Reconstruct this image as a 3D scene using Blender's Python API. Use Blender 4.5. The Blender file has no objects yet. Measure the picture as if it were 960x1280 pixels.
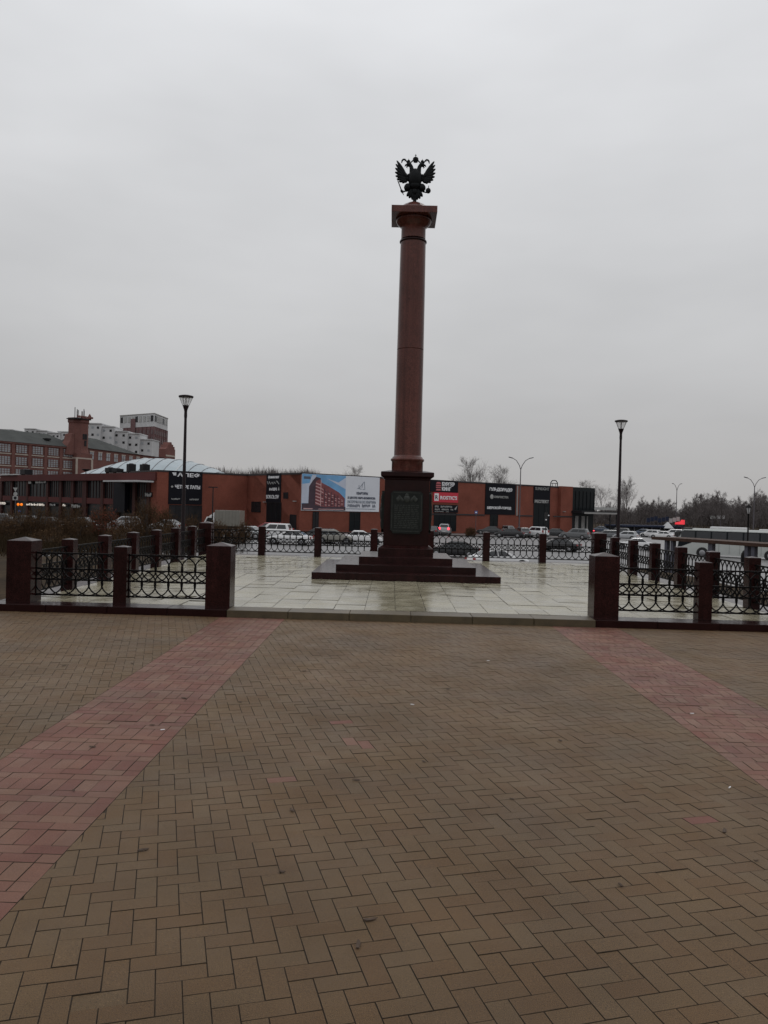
import bpy, bmesh, math, random
from mathutils import Vector, Matrix
R = math.radians
rnd = random.Random(7)
S = bpy.context.scene
COL = S.collection

# ---------------------------------------------------------------- camera
CAMX, CAMZ, YAW = .129, 1.876, .01015
FOC = 985.0                       # focal length in photo pixels (960 x 1280)
PITCH, ROLL = -0.0087, 0.0262
cd = bpy.data.cameras.new('camera'); cam = bpy.data.objects.new('camera', cd); COL.objects.link(cam)
cd.sensor_fit = 'VERTICAL'; cd.sensor_height = 24.0; cd.lens = 24.0 * FOC / 1280.0
cd.clip_start = 0.1; cd.clip_end = 6000
CM = Matrix.Rotation(YAW, 3, 'Z') @ Matrix.Rotation(math.pi/2 + PITCH, 3, 'X') @ Matrix.Rotation(ROLL, 3, 'Z')
cam.matrix_world = Matrix.Translation((CAMX, 0, CAMZ)) @ CM.to_4x4()
S.camera = cam

# ---------------------------------------------------------------- sky, sun, exposure
SUN_EL, SUN_AZ = R(55), R(25)
w = bpy.data.worlds.new('World'); S.world = w; w.use_nodes = True
nt = w.node_tree; nt.nodes.clear()
out = nt.nodes.new('ShaderNodeOutputWorld'); bg = nt.nodes.new('ShaderNodeBackground')
sky = nt.nodes.new('ShaderNodeTexSky'); sky.sky_type = 'NISHITA'; sky.sun_disc = False
sky.sun_elevation = SUN_EL; sky.sun_rotation = SUN_AZ
tc = nt.nodes.new('ShaderNodeTexCoord'); sep = nt.nodes.new('ShaderNodeSeparateXYZ')
ramp = nt.nodes.new('ShaderNodeValToRGB')          # an overcast dome: brighter towards the zenith
cr = ramp.color_ramp
cr.elements[0].position = 0.0; cr.elements[0].color = (.365, .358, .358, 1)
cr.elements[1].position = 1.0; cr.elements[1].color = (.76, .77, .79, 1)
e = cr.elements.new(.11); e.color = (.398, .394, .396, 1)
e = cr.elements.new(.20); e.color = (.455, .455, .458, 1)
e = cr.elements.new(.34); e.color = (.535, .538, .546, 1)
e = cr.elements.new(.55); e.color = (.66, .668, .685, 1)
mp = nt.nodes.new('ShaderNodeMapping'); mp.inputs['Scale'].default_value = (1.1, 1.1, 3.2)
nz = nt.nodes.new('ShaderNodeTexNoise'); nz.inputs['Scale'].default_value = 1.6; nz.inputs['Detail'].default_value = 4; nz.inputs['Roughness'].default_value = .55
mr = nt.nodes.new('ShaderNodeMapRange'); mr.inputs[1].default_value = .3; mr.inputs[2].default_value = .7
mr.inputs[3].default_value = 10.7; mr.inputs[4].default_value = 12.8
mul = nt.nodes.new('ShaderNodeVectorMath'); mul.operation = 'SCALE'
mix = nt.nodes.new('ShaderNodeMix'); mix.data_type = 'RGBA'; mix.inputs[0].default_value = .97
L = nt.links.new
L(tc.outputs['Generated'], sep.inputs[0]); L(sep.outputs['Z'], ramp.inputs[0])
L(tc.outputs['Generated'], mp.inputs[0]); L(mp.outputs[0], nz.inputs['Vector']); L(nz.outputs[0], mr.inputs[0])
L(ramp.outputs[0], mul.inputs[0]); L(mr.outputs[0], mul.inputs['Scale'])
L(sky.outputs[0], mix.inputs[6]); L(mul.outputs[0], mix.inputs[7]); L(mix.outputs[2], bg.inputs[0])
bg.inputs[1].default_value = .1; L(bg.outputs[0], out.inputs[0])
sl = bpy.data.lights.new('sun', 'SUN'); sl.energy = .5; sl.angle = R(20); sl.color = (1, .97, .93)
so = bpy.data.objects.new('sun', sl); COL.objects.link(so)
so.rotation_euler = (math.pi/2 - SUN_EL, 0, math.pi - SUN_AZ)
so.location = (0, -20, 30)
S.view_settings.view_transform = 'Standard'; S.view_settings.look = 'None'
S.view_settings.exposure = 0.0; S.view_settings.gamma = 1.0
S.cycles.use_denoising = True
S.cycles.max_bounces = 6; S.cycles.diffuse_bounces = 3; S.cycles.glossy_bounces = 3
S.cycles.transparent_max_bounces = 8

# ---------------------------------------------------------------- where a point of the place lies
def ray(px, py):
    d = CM @ Vector(((px - 480) / FOC, -(py - 640) / FOC, -1))
    return d / d.y
def at(px, py, Y):
    return Vector((CAMX, 0, CAMZ)) + ray(px, py) * Y
def sstep(a, b, x):
    t = max(0, min(1, (x - a) / (b - a))); return t * t * (3 - 2 * t)
def lot(X):
    return -2.45 - .012 * max(-40, min(55, X))
def zg(X, Y):
    d = max(Y - 27.2, 0)
    if X > 8: d = math.hypot(d, max(0, min(X - 8, Y - 14)))
    if X < -8: d = math.hypot(d, .55 * max(0, min(-8 - X, Y - 14)))
    t = sstep(0, 13, d)
    return -.05 * (1 - t) + lot(X) * t
def ground(px, py, y0=27.5):
    r = ray(px, py); Y = y0
    while Y < 1500:
        if CAMZ + r.z * Y <= zg(CAMX + r.x * Y, Y): break
        Y *= 1.004
    return Vector((CAMX + r.x * Y, Y, zg(CAMX + r.x * Y, Y)))

# ---------------------------------------------------------------- materials
def mat(name, c, rough=.6, metal=0., var=.15, vs=3., fine=0., fs=60., bump=0., bs=80., spec=.5, isl=0., emit=0., alpha=1., rvar=0., warm=None, streak=0., grain=0.):
    m = bpy.data.materials.new(name); m.use_nodes = True
    n = m.node_tree.nodes; l = m.node_tree.links.new; b = n['Principled BSDF']
    b.inputs['Roughness'].default_value = rough; b.inputs['Metallic'].default_value = metal
    b.inputs['Specular IOR Level'].default_value = spec
    geo = n.new('ShaderNodeNewGeometry')
    def noise(sc, det=5, r=.6):
        t = n.new('ShaderNodeTexNoise'); t.inputs['Scale'].default_value = sc; t.inputs['Detail'].default_value = det
        t.inputs['Roughness'].default_value = r; l(geo.outputs['Position'], t.inputs['Vector']); return t.outputs[0]
    def rng(src, lo, hi, a=.3, z=.7):
        t = n.new('ShaderNodeMapRange'); t.inputs[1].default_value = a; t.inputs[2].default_value = z
        t.inputs[3].default_value = lo; t.inputs[4].default_value = hi; l(src, t.inputs[0]); return t.outputs[0]
    def times(a, bb):
        t = n.new('ShaderNodeMath'); t.operation = 'MULTIPLY'; l(a, t.inputs[0]); l(bb, t.inputs[1]); return t.outputs[0]
    f = rng(noise(vs), 1 - var, 1 + var)
    if fine: f = times(f, rng(noise(fs, 2, .7), 1 - fine, 1 + fine))
    if streak:                                        # rain streaks that run down the stone
        mpn = n.new('ShaderNodeMapping'); mpn.inputs['Scale'].default_value = (7, 7, .22); l(geo.outputs['Position'], mpn.inputs[0])
        t = n.new('ShaderNodeTexNoise'); t.inputs['Scale'].default_value = 1; t.inputs['Detail'].default_value = 4; l(mpn.outputs[0], t.inputs['Vector'])
        f = times(f, rng(t.outputs[0], 1 - streak, 1 + streak))
    if grain:                                         # scattered pale grit and dark pores
        f = times(f, rng(noise(150, 1, .5), 1, 1 + grain, .66, .76)); f = times(f, rng(noise(95, 2, .5), 1 - grain*.4, 1, .26, .38))
    fr = None
    if isl:
        oi = n.new('ShaderNodeObjectInfo')
        ad = n.new('ShaderNodeMath'); ad.operation = 'ADD'; l(geo.outputs['Random Per Island'], ad.inputs[0]); l(oi.outputs['Random'], ad.inputs[1])
        fr = n.new('ShaderNodeMath'); fr.operation = 'FRACT'; l(ad.outputs[0], fr.inputs[0]); fr = fr.outputs[0]
        f = times(f, rng(fr, 1 - isl, 1 + isl, 0, 1))
    base = n.new('ShaderNodeRGB'); base.outputs[0].default_value = (*c, 1); src = base.outputs[0]
    if warm:
        mx = n.new('ShaderNodeMix'); mx.data_type = 'RGBA'; l(src, mx.inputs[6]); mx.inputs[7].default_value = (*warm, 1)
        l(rng(fr if fr else noise(vs * .6), 0, 1, .35 if not fr else 0, .65 if not fr else 1), mx.inputs[0]); src = mx.outputs[2]
    sc = n.new('ShaderNodeVectorMath'); sc.operation = 'SCALE'; l(src, sc.inputs[0]); l(f, sc.inputs['Scale'])
    l(sc.outputs[0], b.inputs['Base Color'])
    if rvar: l(rng(noise(vs * 1.7), max(.02, rough - rvar), min(1, rough + rvar)), b.inputs['Roughness'])
    if bump:
        bp = n.new('ShaderNodeBump'); bp.inputs['Strength'].default_value = bump; bp.inputs['Distance'].default_value = .01
        l(noise(bs, 4), bp.inputs['Height']); l(bp.outputs[0], b.inputs['Normal'])
    if emit:
        b.inputs['Emission Color'].default_value = (*c, 1); b.inputs['Emission Strength'].default_value = emit
    b.inputs['Alpha'].default_value = alpha
    return m
M = {}
M['paver'] = mat('paver_grey', (.121, .066, .026), .56, var=.24, vs=.8, fine=.34, fs=190, bump=.8, bs=260, isl=.10, warm=(.108, .067, .031), grain=.9, spec=.32, rvar=.14)
M['red_paver'] = mat('paver_red', (.158, .056, .038), .6, var=.24, vs=1.1, fine=.3, fs=180, bump=.6, bs=260, isl=.16, warm=(.142, .074, .048), grain=.7, spec=.32, rvar=.12)
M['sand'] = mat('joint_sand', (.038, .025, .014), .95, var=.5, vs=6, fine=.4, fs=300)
M['slab'] = mat('granite_slab', (.275, .250, .176), .22, var=.14, vs=1.3, fine=.12, fs=220, isl=.10, rvar=.15, bump=.10, bs=14, spec=.6)
M['kerb'] = mat('kerb_stone', (.076, .056, .029), .45, var=.25, vs=4, fine=.25, fs=120, isl=.08, bump=.2, bs=90)
M['granite'] = mat('red_granite', (.092, .031, .024), .22, var=.22, vs=1.6, fine=.55, fs=55, spec=.26, streak=.30, rvar=.06)
M['granite_dk'] = mat('dark_red_granite', (.018, .0055, .0052), .2, var=.22, vs=3, fine=.45, fs=110, spec=.16, rvar=.05)
M['granite_post'] = mat('post_granite', (.021, .0062, .0058), .22, var=.32, vs=5, fine=.75, fs=75, spec=.16, streak=.2, isl=.12)
M['bronze'] = mat('dark_bronze', (.007, .008, .009), .5, metal=.1, spec=.15, var=.3, vs=9, bump=.1, bs=60)
M['relief'] = mat('worn_bronze_relief', (.040, .044, .040), .45, metal=.3, var=.3, vs=9, spec=.3)
M['plaque'] = mat('bronze_plaque', (.012, .0145, .013), .42, metal=.3, spec=.3, var=.35, vs=6)
M['iron'] = mat('black_iron', (.005, .004, .004), .5, var=.3, vs=20, spec=.1)
M['lampmetal'] = mat('lamp_paint', (.012, .005, .007), .45, var=.2, vs=4, spec=.25)
M['galv'] = mat('galvanised_pole', (.10, .09, .10), .5, metal=.3, var=.15, vs=2)
M['soil'] = mat('dead_grass', (.036, .024, .013), .95, spec=.1, var=.45, vs=.55, fine=.4, fs=9, bump=.6, bs=12)
M['asphalt'] = mat('wet_asphalt', (.145, .142, .143), .42, var=.22, vs=.12, fine=.15, fs=30, rvar=.12, spec=.6)
M['paint'] = mat('road_paint', (.55, .55, .53), .6, var=.2, vs=2)
def brickmat(name, c1, c2, mortar, sx=.26, sy=.08):
    m = mat(name, c1, .85, var=.16, vs=.35, fine=.12, fs=9, spec=.12)
    n = m.node_tree.nodes; l = m.node_tree.links.new
    t = n.new('ShaderNodeTexBrick'); tcn = n.new('ShaderNodeTexCoord'); mpn = n.new('ShaderNodeMapping')
    mpn.inputs['Rotation'].default_value = (R(90), 0, 0)
    t.inputs['Color1'].default_value = (*c1, 1); t.inputs['Color2'].default_value = (*c2, 1); t.inputs['Mortar'].default_value = (*mortar, 1)
    t.inputs['Scale'].default_value = 1; t.inputs['Brick Width'].default_value = sx; t.inputs['Row Height'].default_value = sy; t.inputs['Mortar Size'].default_value = .008
    l(tcn.outputs['Object'], mpn.inputs[0]); l(mpn.outputs[0], t.inputs['Vector'])
    sc = [x for x in n if x.type == 'VECT_MATH'][0]; l(t.outputs['Color'], sc.inputs[0])
    return m
M['brick'] = brickmat('mall_brick', (.235, .072, .048), (.205, .062, .042), (.16, .072, .056))
M['fascia'] = mat('red_fascia', (.082, .022, .021), .7, var=.12, vs=.3, spec=.2)
M['darkpier'] = mat('dark_red_pier', (.050, .018, .016), .7, var=.2, vs=.5, spec=.2)
M['winbrick'] = mat('dim_window', (.10, .065, .066), .5, var=.2, vs=.3)
M['oldbrick'] = brickmat('factory_brick', (.185, .080, .068), (.155, .068, .058), (.18, .11, .10))
M['towerbrick'] = brickmat('tower_brick', (.170, .098, .098), (.15, .085, .088), (.16, .11, .11))
M['cap'] = mat('dark_parapet', (.02, .016, .018), .6)
M['glassdk'] = mat('dark_glass', (.006, .009, .011), .3, var=.2, vs=.3, spec=.18)
M['panel'] = mat('sign_panel_black', (.006, .006, .010), .6, var=.15, vs=1, spec=.15)
M['lett'] = mat('white_lettering', (.78, .78, .80), .5, var=.04, vs=1)
M['lettgrey'] = mat('grey_lettering', (.36, .36, .35), .5, var=.1, vs=3)
M['redsign'] = mat('red_sign', (.55, .025, .05), .5, var=.06, vs=1)
M['pinkred'] = mat('bun_logo_red', (.45, .11, .12), .5, var=.05, vs=1)
M['bluesky'] = mat('print_blue', (.16, .36, .60), .6, var=.2, vs=.35)
M['bluepale'] = mat('print_pale', (.52, .56, .66), .6, var=.1, vs=.5)
M['printdark'] = mat('print_dark_brick', (.055, .030, .045), .6, var=.25, vs=1.2)
M['printred'] = mat('print_red_brick', (.20, .055, .06), .6, var=.25, vs=1.2)
M['printpink'] = mat('print_pink_edges', (.58, .36, .36), .6, var=.1, vs=1)
M['printwhite'] = mat('print_white', (.68, .70, .75), .6, var=.04, vs=.5)
M['printtext'] = mat('print_text', (.09, .10, .14), .6, var=.05, vs=1)
M['printgrey'] = mat('print_grey_text', (.26, .29, .34), .6, var=.05, vs=1)
M['dome'] = mat('vault_glass', (.29, .35, .38), .3, var=.10, vs=.5, isl=.06)
M['rib'] = mat('vault_rib', (.5, .53, .54), .5, var=.05, vs=1)
M['slate'] = mat('grey_roof', (.060, .064, .062), .8, var=.2, vs=.3, spec=.12)
M['stucco'] = mat('white_render', (.50, .50, .505), .8, var=.16, vs=.15, spec=.15)
M['stone'] = mat('pale_stone', (.42, .36, .31), .8, var=.15, vs=.6)
M['winpale'] = mat('pale_window', (.30, .32, .34), .3, var=.3, vs=.4)
M['windk'] = mat('dark_window', (.016, .015, .017), .35, var=.4, vs=.5, spec=.25)
M['concrete'] = mat('concrete', (.30, .29, .28), .8, var=.15, vs=1)
M['steeldk'] = mat('dark_steel', (.016, .016, .018), .6, var=.2, vs=1, spec=.2)
M['wood'] = mat('brown_beam', (.060, .034, .025), .7, var=.25, vs=2, spec=.15)
M['bluepost'] = mat('blue_grey_post', (.075, .075, .10), .5, var=.2, vs=2)
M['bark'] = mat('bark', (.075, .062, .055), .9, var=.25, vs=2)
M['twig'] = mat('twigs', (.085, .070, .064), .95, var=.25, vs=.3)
M['twigfar'] = mat('far_twigs', (.135, .117, .114), .95, var=.25, vs=.05)  # haze of distance is put into this paler twig colour
M['bushtwig'] = mat('bush_twigs', (.070, .042, .024), .95, var=.4, vs=1.5, spec=.1)
M['redtwig'] = mat('red_bush_leaves', (.115, .032, .019), .9, spec=.1, var=.4, vs=2)
M['leaf'] = mat('dead_leaf', (.055, .032, .018), .8, var=.3, vs=9)
M['tyre'] = mat('tyre', (.013, .013, .013), .8)
M['rim'] = mat('wheel_rim', (.28, .28, .29), .4, metal=.6)
M['carglass'] = mat('car_glass', (.018, .021, .024), .08, spec=.6)
M['headl'] = mat('headlamp', (.55, .55, .55), .2)
M['taill'] = mat('tail_lamp', (.28, .015, .015), .3)
M['taillit'] = mat('tail_lamp_lit', (1., .06, .09), .3, emit=2.2)
M['trim'] = mat('black_trim', (.018, .018, .018), .6)
M['plate'] = mat('number_plate', (.6, .6, .6), .5)
M['orange'] = mat('amber_lamp', (1., .22, .01), .4, emit=.8)
M['warmlamp'] = mat('shop_sign_lit', (.9, .82, .72), .4, emit=.35)
M['redlit'] = mat('red_lit_sign', (1., .05, .07), .4, emit=.4)
M['bluesign'] = mat('blue_road_sign', (.03, .08, .28), .5)
M['flag'] = mat('blue_flag', (.020, .026, .050), .8, spec=.2)
M['greenaw'] = mat('green_awning', (.02, .05, .03), .7)
gl = bpy.data.materials.new('lamp_glass'); gl.use_nodes = True
gb = gl.node_tree.nodes['Principled BSDF']; gb.inputs['Base Color'].default_value = (.85, .85, .85, 1)
gb.inputs['Roughness'].default_value = .25; gb.inputs['Alpha'].default_value = .32
M['lampglass'] = gl
PAINT = {}
def paint(nm, c, metal=0.):
    PAINT[nm] = mat('car_paint_' + nm, c, .18, metal=metal, var=.05, vs=2, spec=.6)
paint('black', (.010, .010, .012)); paint('white', (.72, .72, .72)); paint('silver', (.38, .39, .40), .3)
paint('grey', (.12, .125, .13), .2); paint('dark_grey', (.045, .047, .05), .2); paint('red', (.20, .015, .022)); paint('blue_grey', (.10, .12, .16), .2)
paint('beige', (.21, .20, .175)); paint('coach', (.47, .49, .47))

# ---------------------------------------------------------------- mesh builder
class MB:
    def __init__(s): s.v = []; s.f = []; s.sm = []; s.dirt = []
    def add(s, vs, fs, smooth=False):
        o = len(s.v); s.v += [tuple(p) for p in vs]; s.f += [tuple(i + o for i in f) for f in fs]; s.sm += [smooth] * len(fs)
    def box(s, x0, x1, y0, y1, z0, z1, c=0.):
        if x1 < x0: x0, x1 = x1, x0
        if y1 < y0: y0, y1 = y1, y0
        if z1 < z0: z0, z1 = z1, z0
        if c <= 0:
            s.add([(x0,y0,z0),(x1,y0,z0),(x1,y1,z0),(x0,y1,z0),(x0,y0,z1),(x1,y0,z1),(x1,y1,z1),(x0,y1,z1)],
                  [(3,2,1,0),(4,5,6,7),(0,1,5,4),(1,2,6,5),(2,3,7,6),(3,0,4,7)])
        else:
            def ring(i, z): return [(x0+i, y0, z), (x1-i, y0, z), (x1, y0+i, z), (x1, y1-i, z), (x1-i, y1, z), (x0+i, y1, z), (x0, y1-i, z), (x0, y0+i, z)]
            def inn(i, z): return [(x0+i, y0+i*.3, z), (x1-i, y0+i*.3, z), (x1-i*.3, y0+i, z), (x1-i*.3, y1-i, z), (x1-i, y1-i*.3, z), (x0+i, y1-i*.3, z), (x0+i*.3, y1-i, z), (x0+i*.3, y0+i, z)]
            rs = [inn(c*1.2, z0), ring(c, z0+c), ring(c, z1-c), inn(c*1.2, z1)]
            s.loft(rs, True)
    def loft(s, rings, caps=True, closed=True, smooth=False):
        n = len(rings[0]); vs = [p for r in rings for p in r]; fs = []
        for k in range(len(rings) - 1):
            for i in range(n if closed else n - 1):
                j = (i + 1) % n; fs.append((k*n+i, k*n+j, (k+1)*n+j, (k+1)*n+i))
        s.add(vs, fs, smooth)
        if caps:
            s.add(rings[0], [tuple(range(n-1, -1, -1))]); s.add(rings[-1], [tuple(range(n))])
    def tube(s, pts, rad, n=8, caps=True, smooth=True):
        pts = [Vector(p) for p in pts]
        if not hasattr(rad, '__len__'): rad = [rad] * len(pts)
        rings = []; up = None
        for i, p in enumerate(pts):
            d = (pts[min(i+1, len(pts)-1)] - pts[max(i-1, 0)])
            d = d.normalized() if d.length > 1e-9 else Vector((0, 0, 1))
            if up is None:
                a = Vector((0, 0, 1)) if abs(d.z) < .9 else Vector((1, 0, 0)); up = d.cross(a).normalized()
            else:
                up = (up - d * up.dot(d)); up = up.normalized() if up.length > 1e-6 else d.orthogonal().normalized()
            b = d.cross(up)
            rings.append([p + (up * math.cos(2*math.pi*k/n) + b * math.sin(2*math.pi*k/n)) * rad[i] for k in range(n)])
        s.loft(rings, caps, True, smooth)
    def lathe(s, prof, n=24, c=(0, 0), smooth=True, sy=1.):
        rings = [[(c[0] + r*math.cos(2*math.pi*k/n), c[1] + sy*r*math.sin(2*math.pi*k/n), z) for k in range(n)] for r, z in prof]
        s.loft(rings, True, True, smooth)
    def prism(s, poly, y0, y1):                      # poly in x,z ; extruded along y
        a = sum(poly[i][0]*poly[(i+1) % len(poly)][1] - poly[(i+1) % len(poly)][0]*poly[i][1] for i in range(len(poly)))
        if a < 0: poly = poly[::-1]
        s.loft([[(x, y1, z) for x, z in poly][::-1], [(x, y0, z) for x, z in poly][::-1]], True)
    def ell(s, c, r, rot=None, n=12, m=8):
        rings = []; c = Vector(c)
        for i in range(m + 1):
            t = math.pi * i / m; sr = max(math.sin(t), .02)
            ring = []
            for k in range(n):
                p = Vector((r[0]*sr*math.cos(2*math.pi*k/n), r[1]*sr*math.sin(2*math.pi*k/n), -r[2]*math.cos(t)))
                if rot: p = rot @ p
                ring.append(c + p)
            rings.append(ring)
        s.loft(rings, True, True, True)
    def mesh(s, name, m=None):
        me = bpy.data.meshes.new(name); me.from_pydata(s.v, [], s.f); me.update()
        if m: me.materials.append(m)
        me.polygons.foreach_set('use_smooth', s.sm)
        if s.dirt:                                    # sand on sides and chamfers; its dark colour also paints in joint shade
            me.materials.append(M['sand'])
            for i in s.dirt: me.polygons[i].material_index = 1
        return me
    def build(s, name, m=None, parent=None, loc=(0, 0, 0), rz=0.):
        return place(name, s.mesh(name, m), parent, loc, rz)
def place(name, me, parent=None, loc=(0, 0, 0), rz=0.):
    o = bpy.data.objects.new(name, me); COL.objects.link(o)
    o.location = loc; o.rotation_euler = (0, 0, rz)
    if parent: o.parent = parent
    return o
def tag(o, label=None, cat=None, group=None, kind=None):
    if label: o['label'] = label
    if cat: o['category'] = cat
    if group: o['group'] = group
    if kind: o['kind'] = kind
    return o
def thing(name, label, cat, loc=(0, 0, 0), rz=0., group=None, parent=None):
    o = bpy.data.objects.new(name, None); COL.objects.link(o); o.empty_display_size = .2
    o.location = loc; o.rotation_euler = (0, 0, rz)
    return tag(o, label, cat, group)
def copy_tree(o, parent=None):
    c = o.copy(); COL.objects.link(c)
    if parent: c.parent = parent
    for ch in list(o.children): copy_tree(ch, c)
    return c
def text_mesh(body, w, h, m, ext=.02, bold=.0):
    cu = bpy.data.curves.new('lettering', 'FONT'); cu.body = body; cu.extrude = 1.; cu.size = 1; cu.offset = bold; cu.resolution_u = 2
    to = bpy.data.objects.new('lettering', cu); COL.objects.link(to)
    me = bpy.data.meshes.new_from_object(to.evaluated_get(bpy.context.evaluated_depsgraph_get()))
    bpy.data.objects.remove(to)
    xs = [v.co.x for v in me.vertices]; ys = [v.co.y for v in me.vertices]
    if not xs: return me
    x0, x1, y0, y1 = min(xs), max(xs), min(ys), max(ys)
    for v in me.vertices:
        x, y, z = v.co
        v.co = ((x - x0) / (x1 - x0) * w, -z * ext - ext, (y - y0) / (y1 - y0) * h)
    me.materials.clear(); me.materials.append(m); me.update()
    return me
# convex polygon tools for paving
def area(p): return .5 * abs(sum(p[i][0]*p[(i+1) % len(p)][1] - p[(i+1) % len(p)][0]*p[i][1] for i in range(len(p))))
def clip(p, nx, ny, d):                               # keep nx*x + ny*y <= d
    o = []
    for i in range(len(p)):
        a, b = p[i], p[(i+1) % len(p)]; da = nx*a[0]+ny*a[1]-d; db = nx*b[0]+ny*b[1]-d
        if da <= 0: o.append(a)
        if (da < 0 < db) or (db < 0 < da):
            t = da / (da - db); o.append((a[0]+(b[0]-a[0])*t, a[1]+(b[1]-a[1])*t))
    q = []
    for v in o:
        if not q or math.hypot(v[0]-q[-1][0], v[1]-q[-1][1]) > 1e-5: q.append(v)
    if len(q) > 1 and math.hypot(q[0][0]-q[-1][0], q[0][1]-q[-1][1]) < 1e-5: q.pop()
    return q
def inset(p, k):                                      # p counter-clockwise
    q = p
    for i in range(len(p)):
        a, b = p[i], p[(i+1) % len(p)]; dx, dy = b[0]-a[0], b[1]-a[1]; ln = math.hypot(dx, dy)
        if ln < 1e-6: continue
        nx, ny = dy/ln, -dx/ln
        q = clip(q, nx, ny, nx*a[0]+ny*a[1]-k)
        if len(q) < 3: return []
    return q
def stone(mb, p, joint, cham, depth, z=0., tilt=(0, 0), c=None):
    """a paving piece: flat top, chamfered arris, short sides"""
    p = inset(p, joint)
    if len(p) < 3 or area(p) < .0006: return False
    t = inset(p, cham)
    cx = sum(v[0] for v in p)/len(p); cy = sum(v[1] for v in p)/len(p)
    s0 = len(mb.f)
    Z = lambda v, d: z - d + (v[0]-cx)*tilt[0] + (v[1]-cy)*tilt[1]
    ox, oy = c if c else (0, 0)
    V3 = lambda v, d: (v[0]-ox, v[1]-oy, Z(v, d))
    if len(t) != len(p):
        mb.loft([[V3(v, depth) for v in p], [V3(v, 0) for v in p]], False); mb.add([V3(v, 0) for v in p], [tuple(range(len(p)))]); return True
    n = len(p)
    vs = [V3(v, depth) for v in p] + [V3(v, cham*.8) for v in p] + [V3(v, 0) for v in t]
    fs = []
    for k in range(2):
        for i in range(n):
            j = (i+1) % n; fs.append((k*n+i, k*n+j, (k+1)*n+j, (k+1)*n+i))
    fs.append(tuple(range(2*n, 3*n)))
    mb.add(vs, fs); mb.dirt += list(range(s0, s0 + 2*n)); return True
def inframe(X, Y, Z=0, m=20):
    d = CM.transposed() @ Vector((X - CAMX, Y, Z - CAMZ))
    if d.z > -.1: return False
    px = 480 + FOC * d.x / -d.z; py = 640 - FOC * d.y / -d.z
    return -m < px < 960 + m and -m < py < 1280 + m
# ================================================================ GROUND
def grid_sheet(name, xs, ys, zf, m, parent=None):
    mb = MB(); nx = len(xs)
    mb.add([(x, y, zf(x, y)) for y in ys for x in xs],
           [(j*nx+i, j*nx+i+1, (j+1)*nx+i+1, (j+1)*nx+i) for j in range(len(ys)-1) for i in range(nx-1)], True)
    return mb.build(name, m, parent)
def lin(a, b, n): return [a + (b-a)*i/n for i in range(n+1)]
gx = [-1000, -600, -300, -150, -90] + lin(-60, 60, 80) + [90, 150, 300, 600, 1000]
gy = [-600, -100, -30, 0] + lin(10, 46, 44) + [50, 56, 64, 75, 90, 120, 160, 220, 320, 500, 800, 1100]
tag(grid_sheet('ground', gx, gy, zg, M['soil']), kind='structure')
lx = lin(-24, 110, 60)
ly = lin(47, 175, 64)
tag(grid_sheet('parking_lot', lx, ly, lambda x, y: zg(x, y) + .02, M['asphalt']), kind='structure')
tag(grid_sheet('street', lin(-170, -24.2, 50), [97, 103, 110, 117], lambda x, y: zg(x, y) + .02, M['asphalt']), kind='structure')

# ---- plaza paving
PLX0, PLX1, PLY0, PLY1 = -15., 16., .6, 12.68
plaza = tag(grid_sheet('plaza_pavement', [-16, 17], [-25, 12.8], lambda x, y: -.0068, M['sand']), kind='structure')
BANDS = [(-2.60, -1.55), (2.74, 3.80)]
pieces = []                                           # (poly, red)
th = R(16.2); ct, st = math.cos(th), math.sin(th); U = .1; PJ = .0015
def rot(p): return (p[0]*ct - p[1]*st + .03, p[0]*st + p[1]*ct + .02)
red_spots = [ground(px, py, 1.2) for px, py in ((430, 912), (433, 936), (449, 939), (355, 982), (880, 1037))]
def herr(poly):
    cx = sum(v[0] for v in poly)/4; cy = sum(v[1] for v in poly)/4
    if not (PLX0 < cx < PLX1 and PLY0 - .1 < cy < PLY1 + .1): return
    if cy < 2.2 and abs(cx) > 5: return
    spans = [(-99, BANDS[0][0]), (BANDS[0][1], BANDS[1][0]), (BANDS[1][1], 99)]
    for a, b in spans:
        q = clip(clip(poly, -1, 0, -a), 1, 0, b) if (cx < a + .2 or cx > b - .2) else poly
        if len(q) < 3: continue
        if cy > PLY1 - .2: q = clip(q, 0, 1, PLY1)
        if len(q) < 3: continue
        red = any(abs((s.x-cx)*ct+(s.y-cy)*st) < .1 and abs(-(s.x-cx)*st+(s.y-cy)*ct) < .1 and math.hypot(s.x-cx, s.y-cy) < .08 for s in red_spots)
        pieces.append((q, red, poly if q is poly else None))
for i in range(-170, 230):
    for j in range(-160, 190):
        c = (i + j) % 4
        if c == 0: herr([rot(p) for p in ((i*U, j*U), (i*U+2*U, j*U), (i*U+2*U, j*U+U), (i*U, j*U+U))])
        elif c == 2: herr([rot(p) for p in ((i*U, j*U), (i*U+U, j*U), (i*U+U, j*U+2*U), (i*U, j*U+2*U))])
for bi, (a, b) in enumerate(BANDS):
    y = PLY0; k = 0
    while y < PLY1:
        for h, wd in ((.2, .1), (.1, .2), (.1, .2)):
            n = int(round((b-a)/wd)) ; wd2 = (b-a)/n; off = (.5*wd2 if (k % 2 and wd > .15) else 0)
            xs = [a] + [a + off + wd2*q for q in range(0 if off else 1, n)] + [b]
            for x0, x1 in zip(xs, xs[1:]):
                q = clip([(x0, y), (x1, y), (x1, y+h), (x0, y+h)], 0, 1, PLY1)
                if len(q) >= 3: pieces.append((q, True, None))
            y += h; k += 1
def centre(q): return (sum(v[0] for v in q)/len(q), sum(v[1] for v in q)/len(q))
vis = sorted([p for p in pieces if inframe(*centre(p[0]), m=-4) and area(p[0]) > .012], key=lambda p: centre(p[0])[0]**2*.3 + centre(p[0])[1]**2)[:300]
near = {id(p) for p in vis}
field = {True: MB(), False: MB()}
proto = {}
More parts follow.
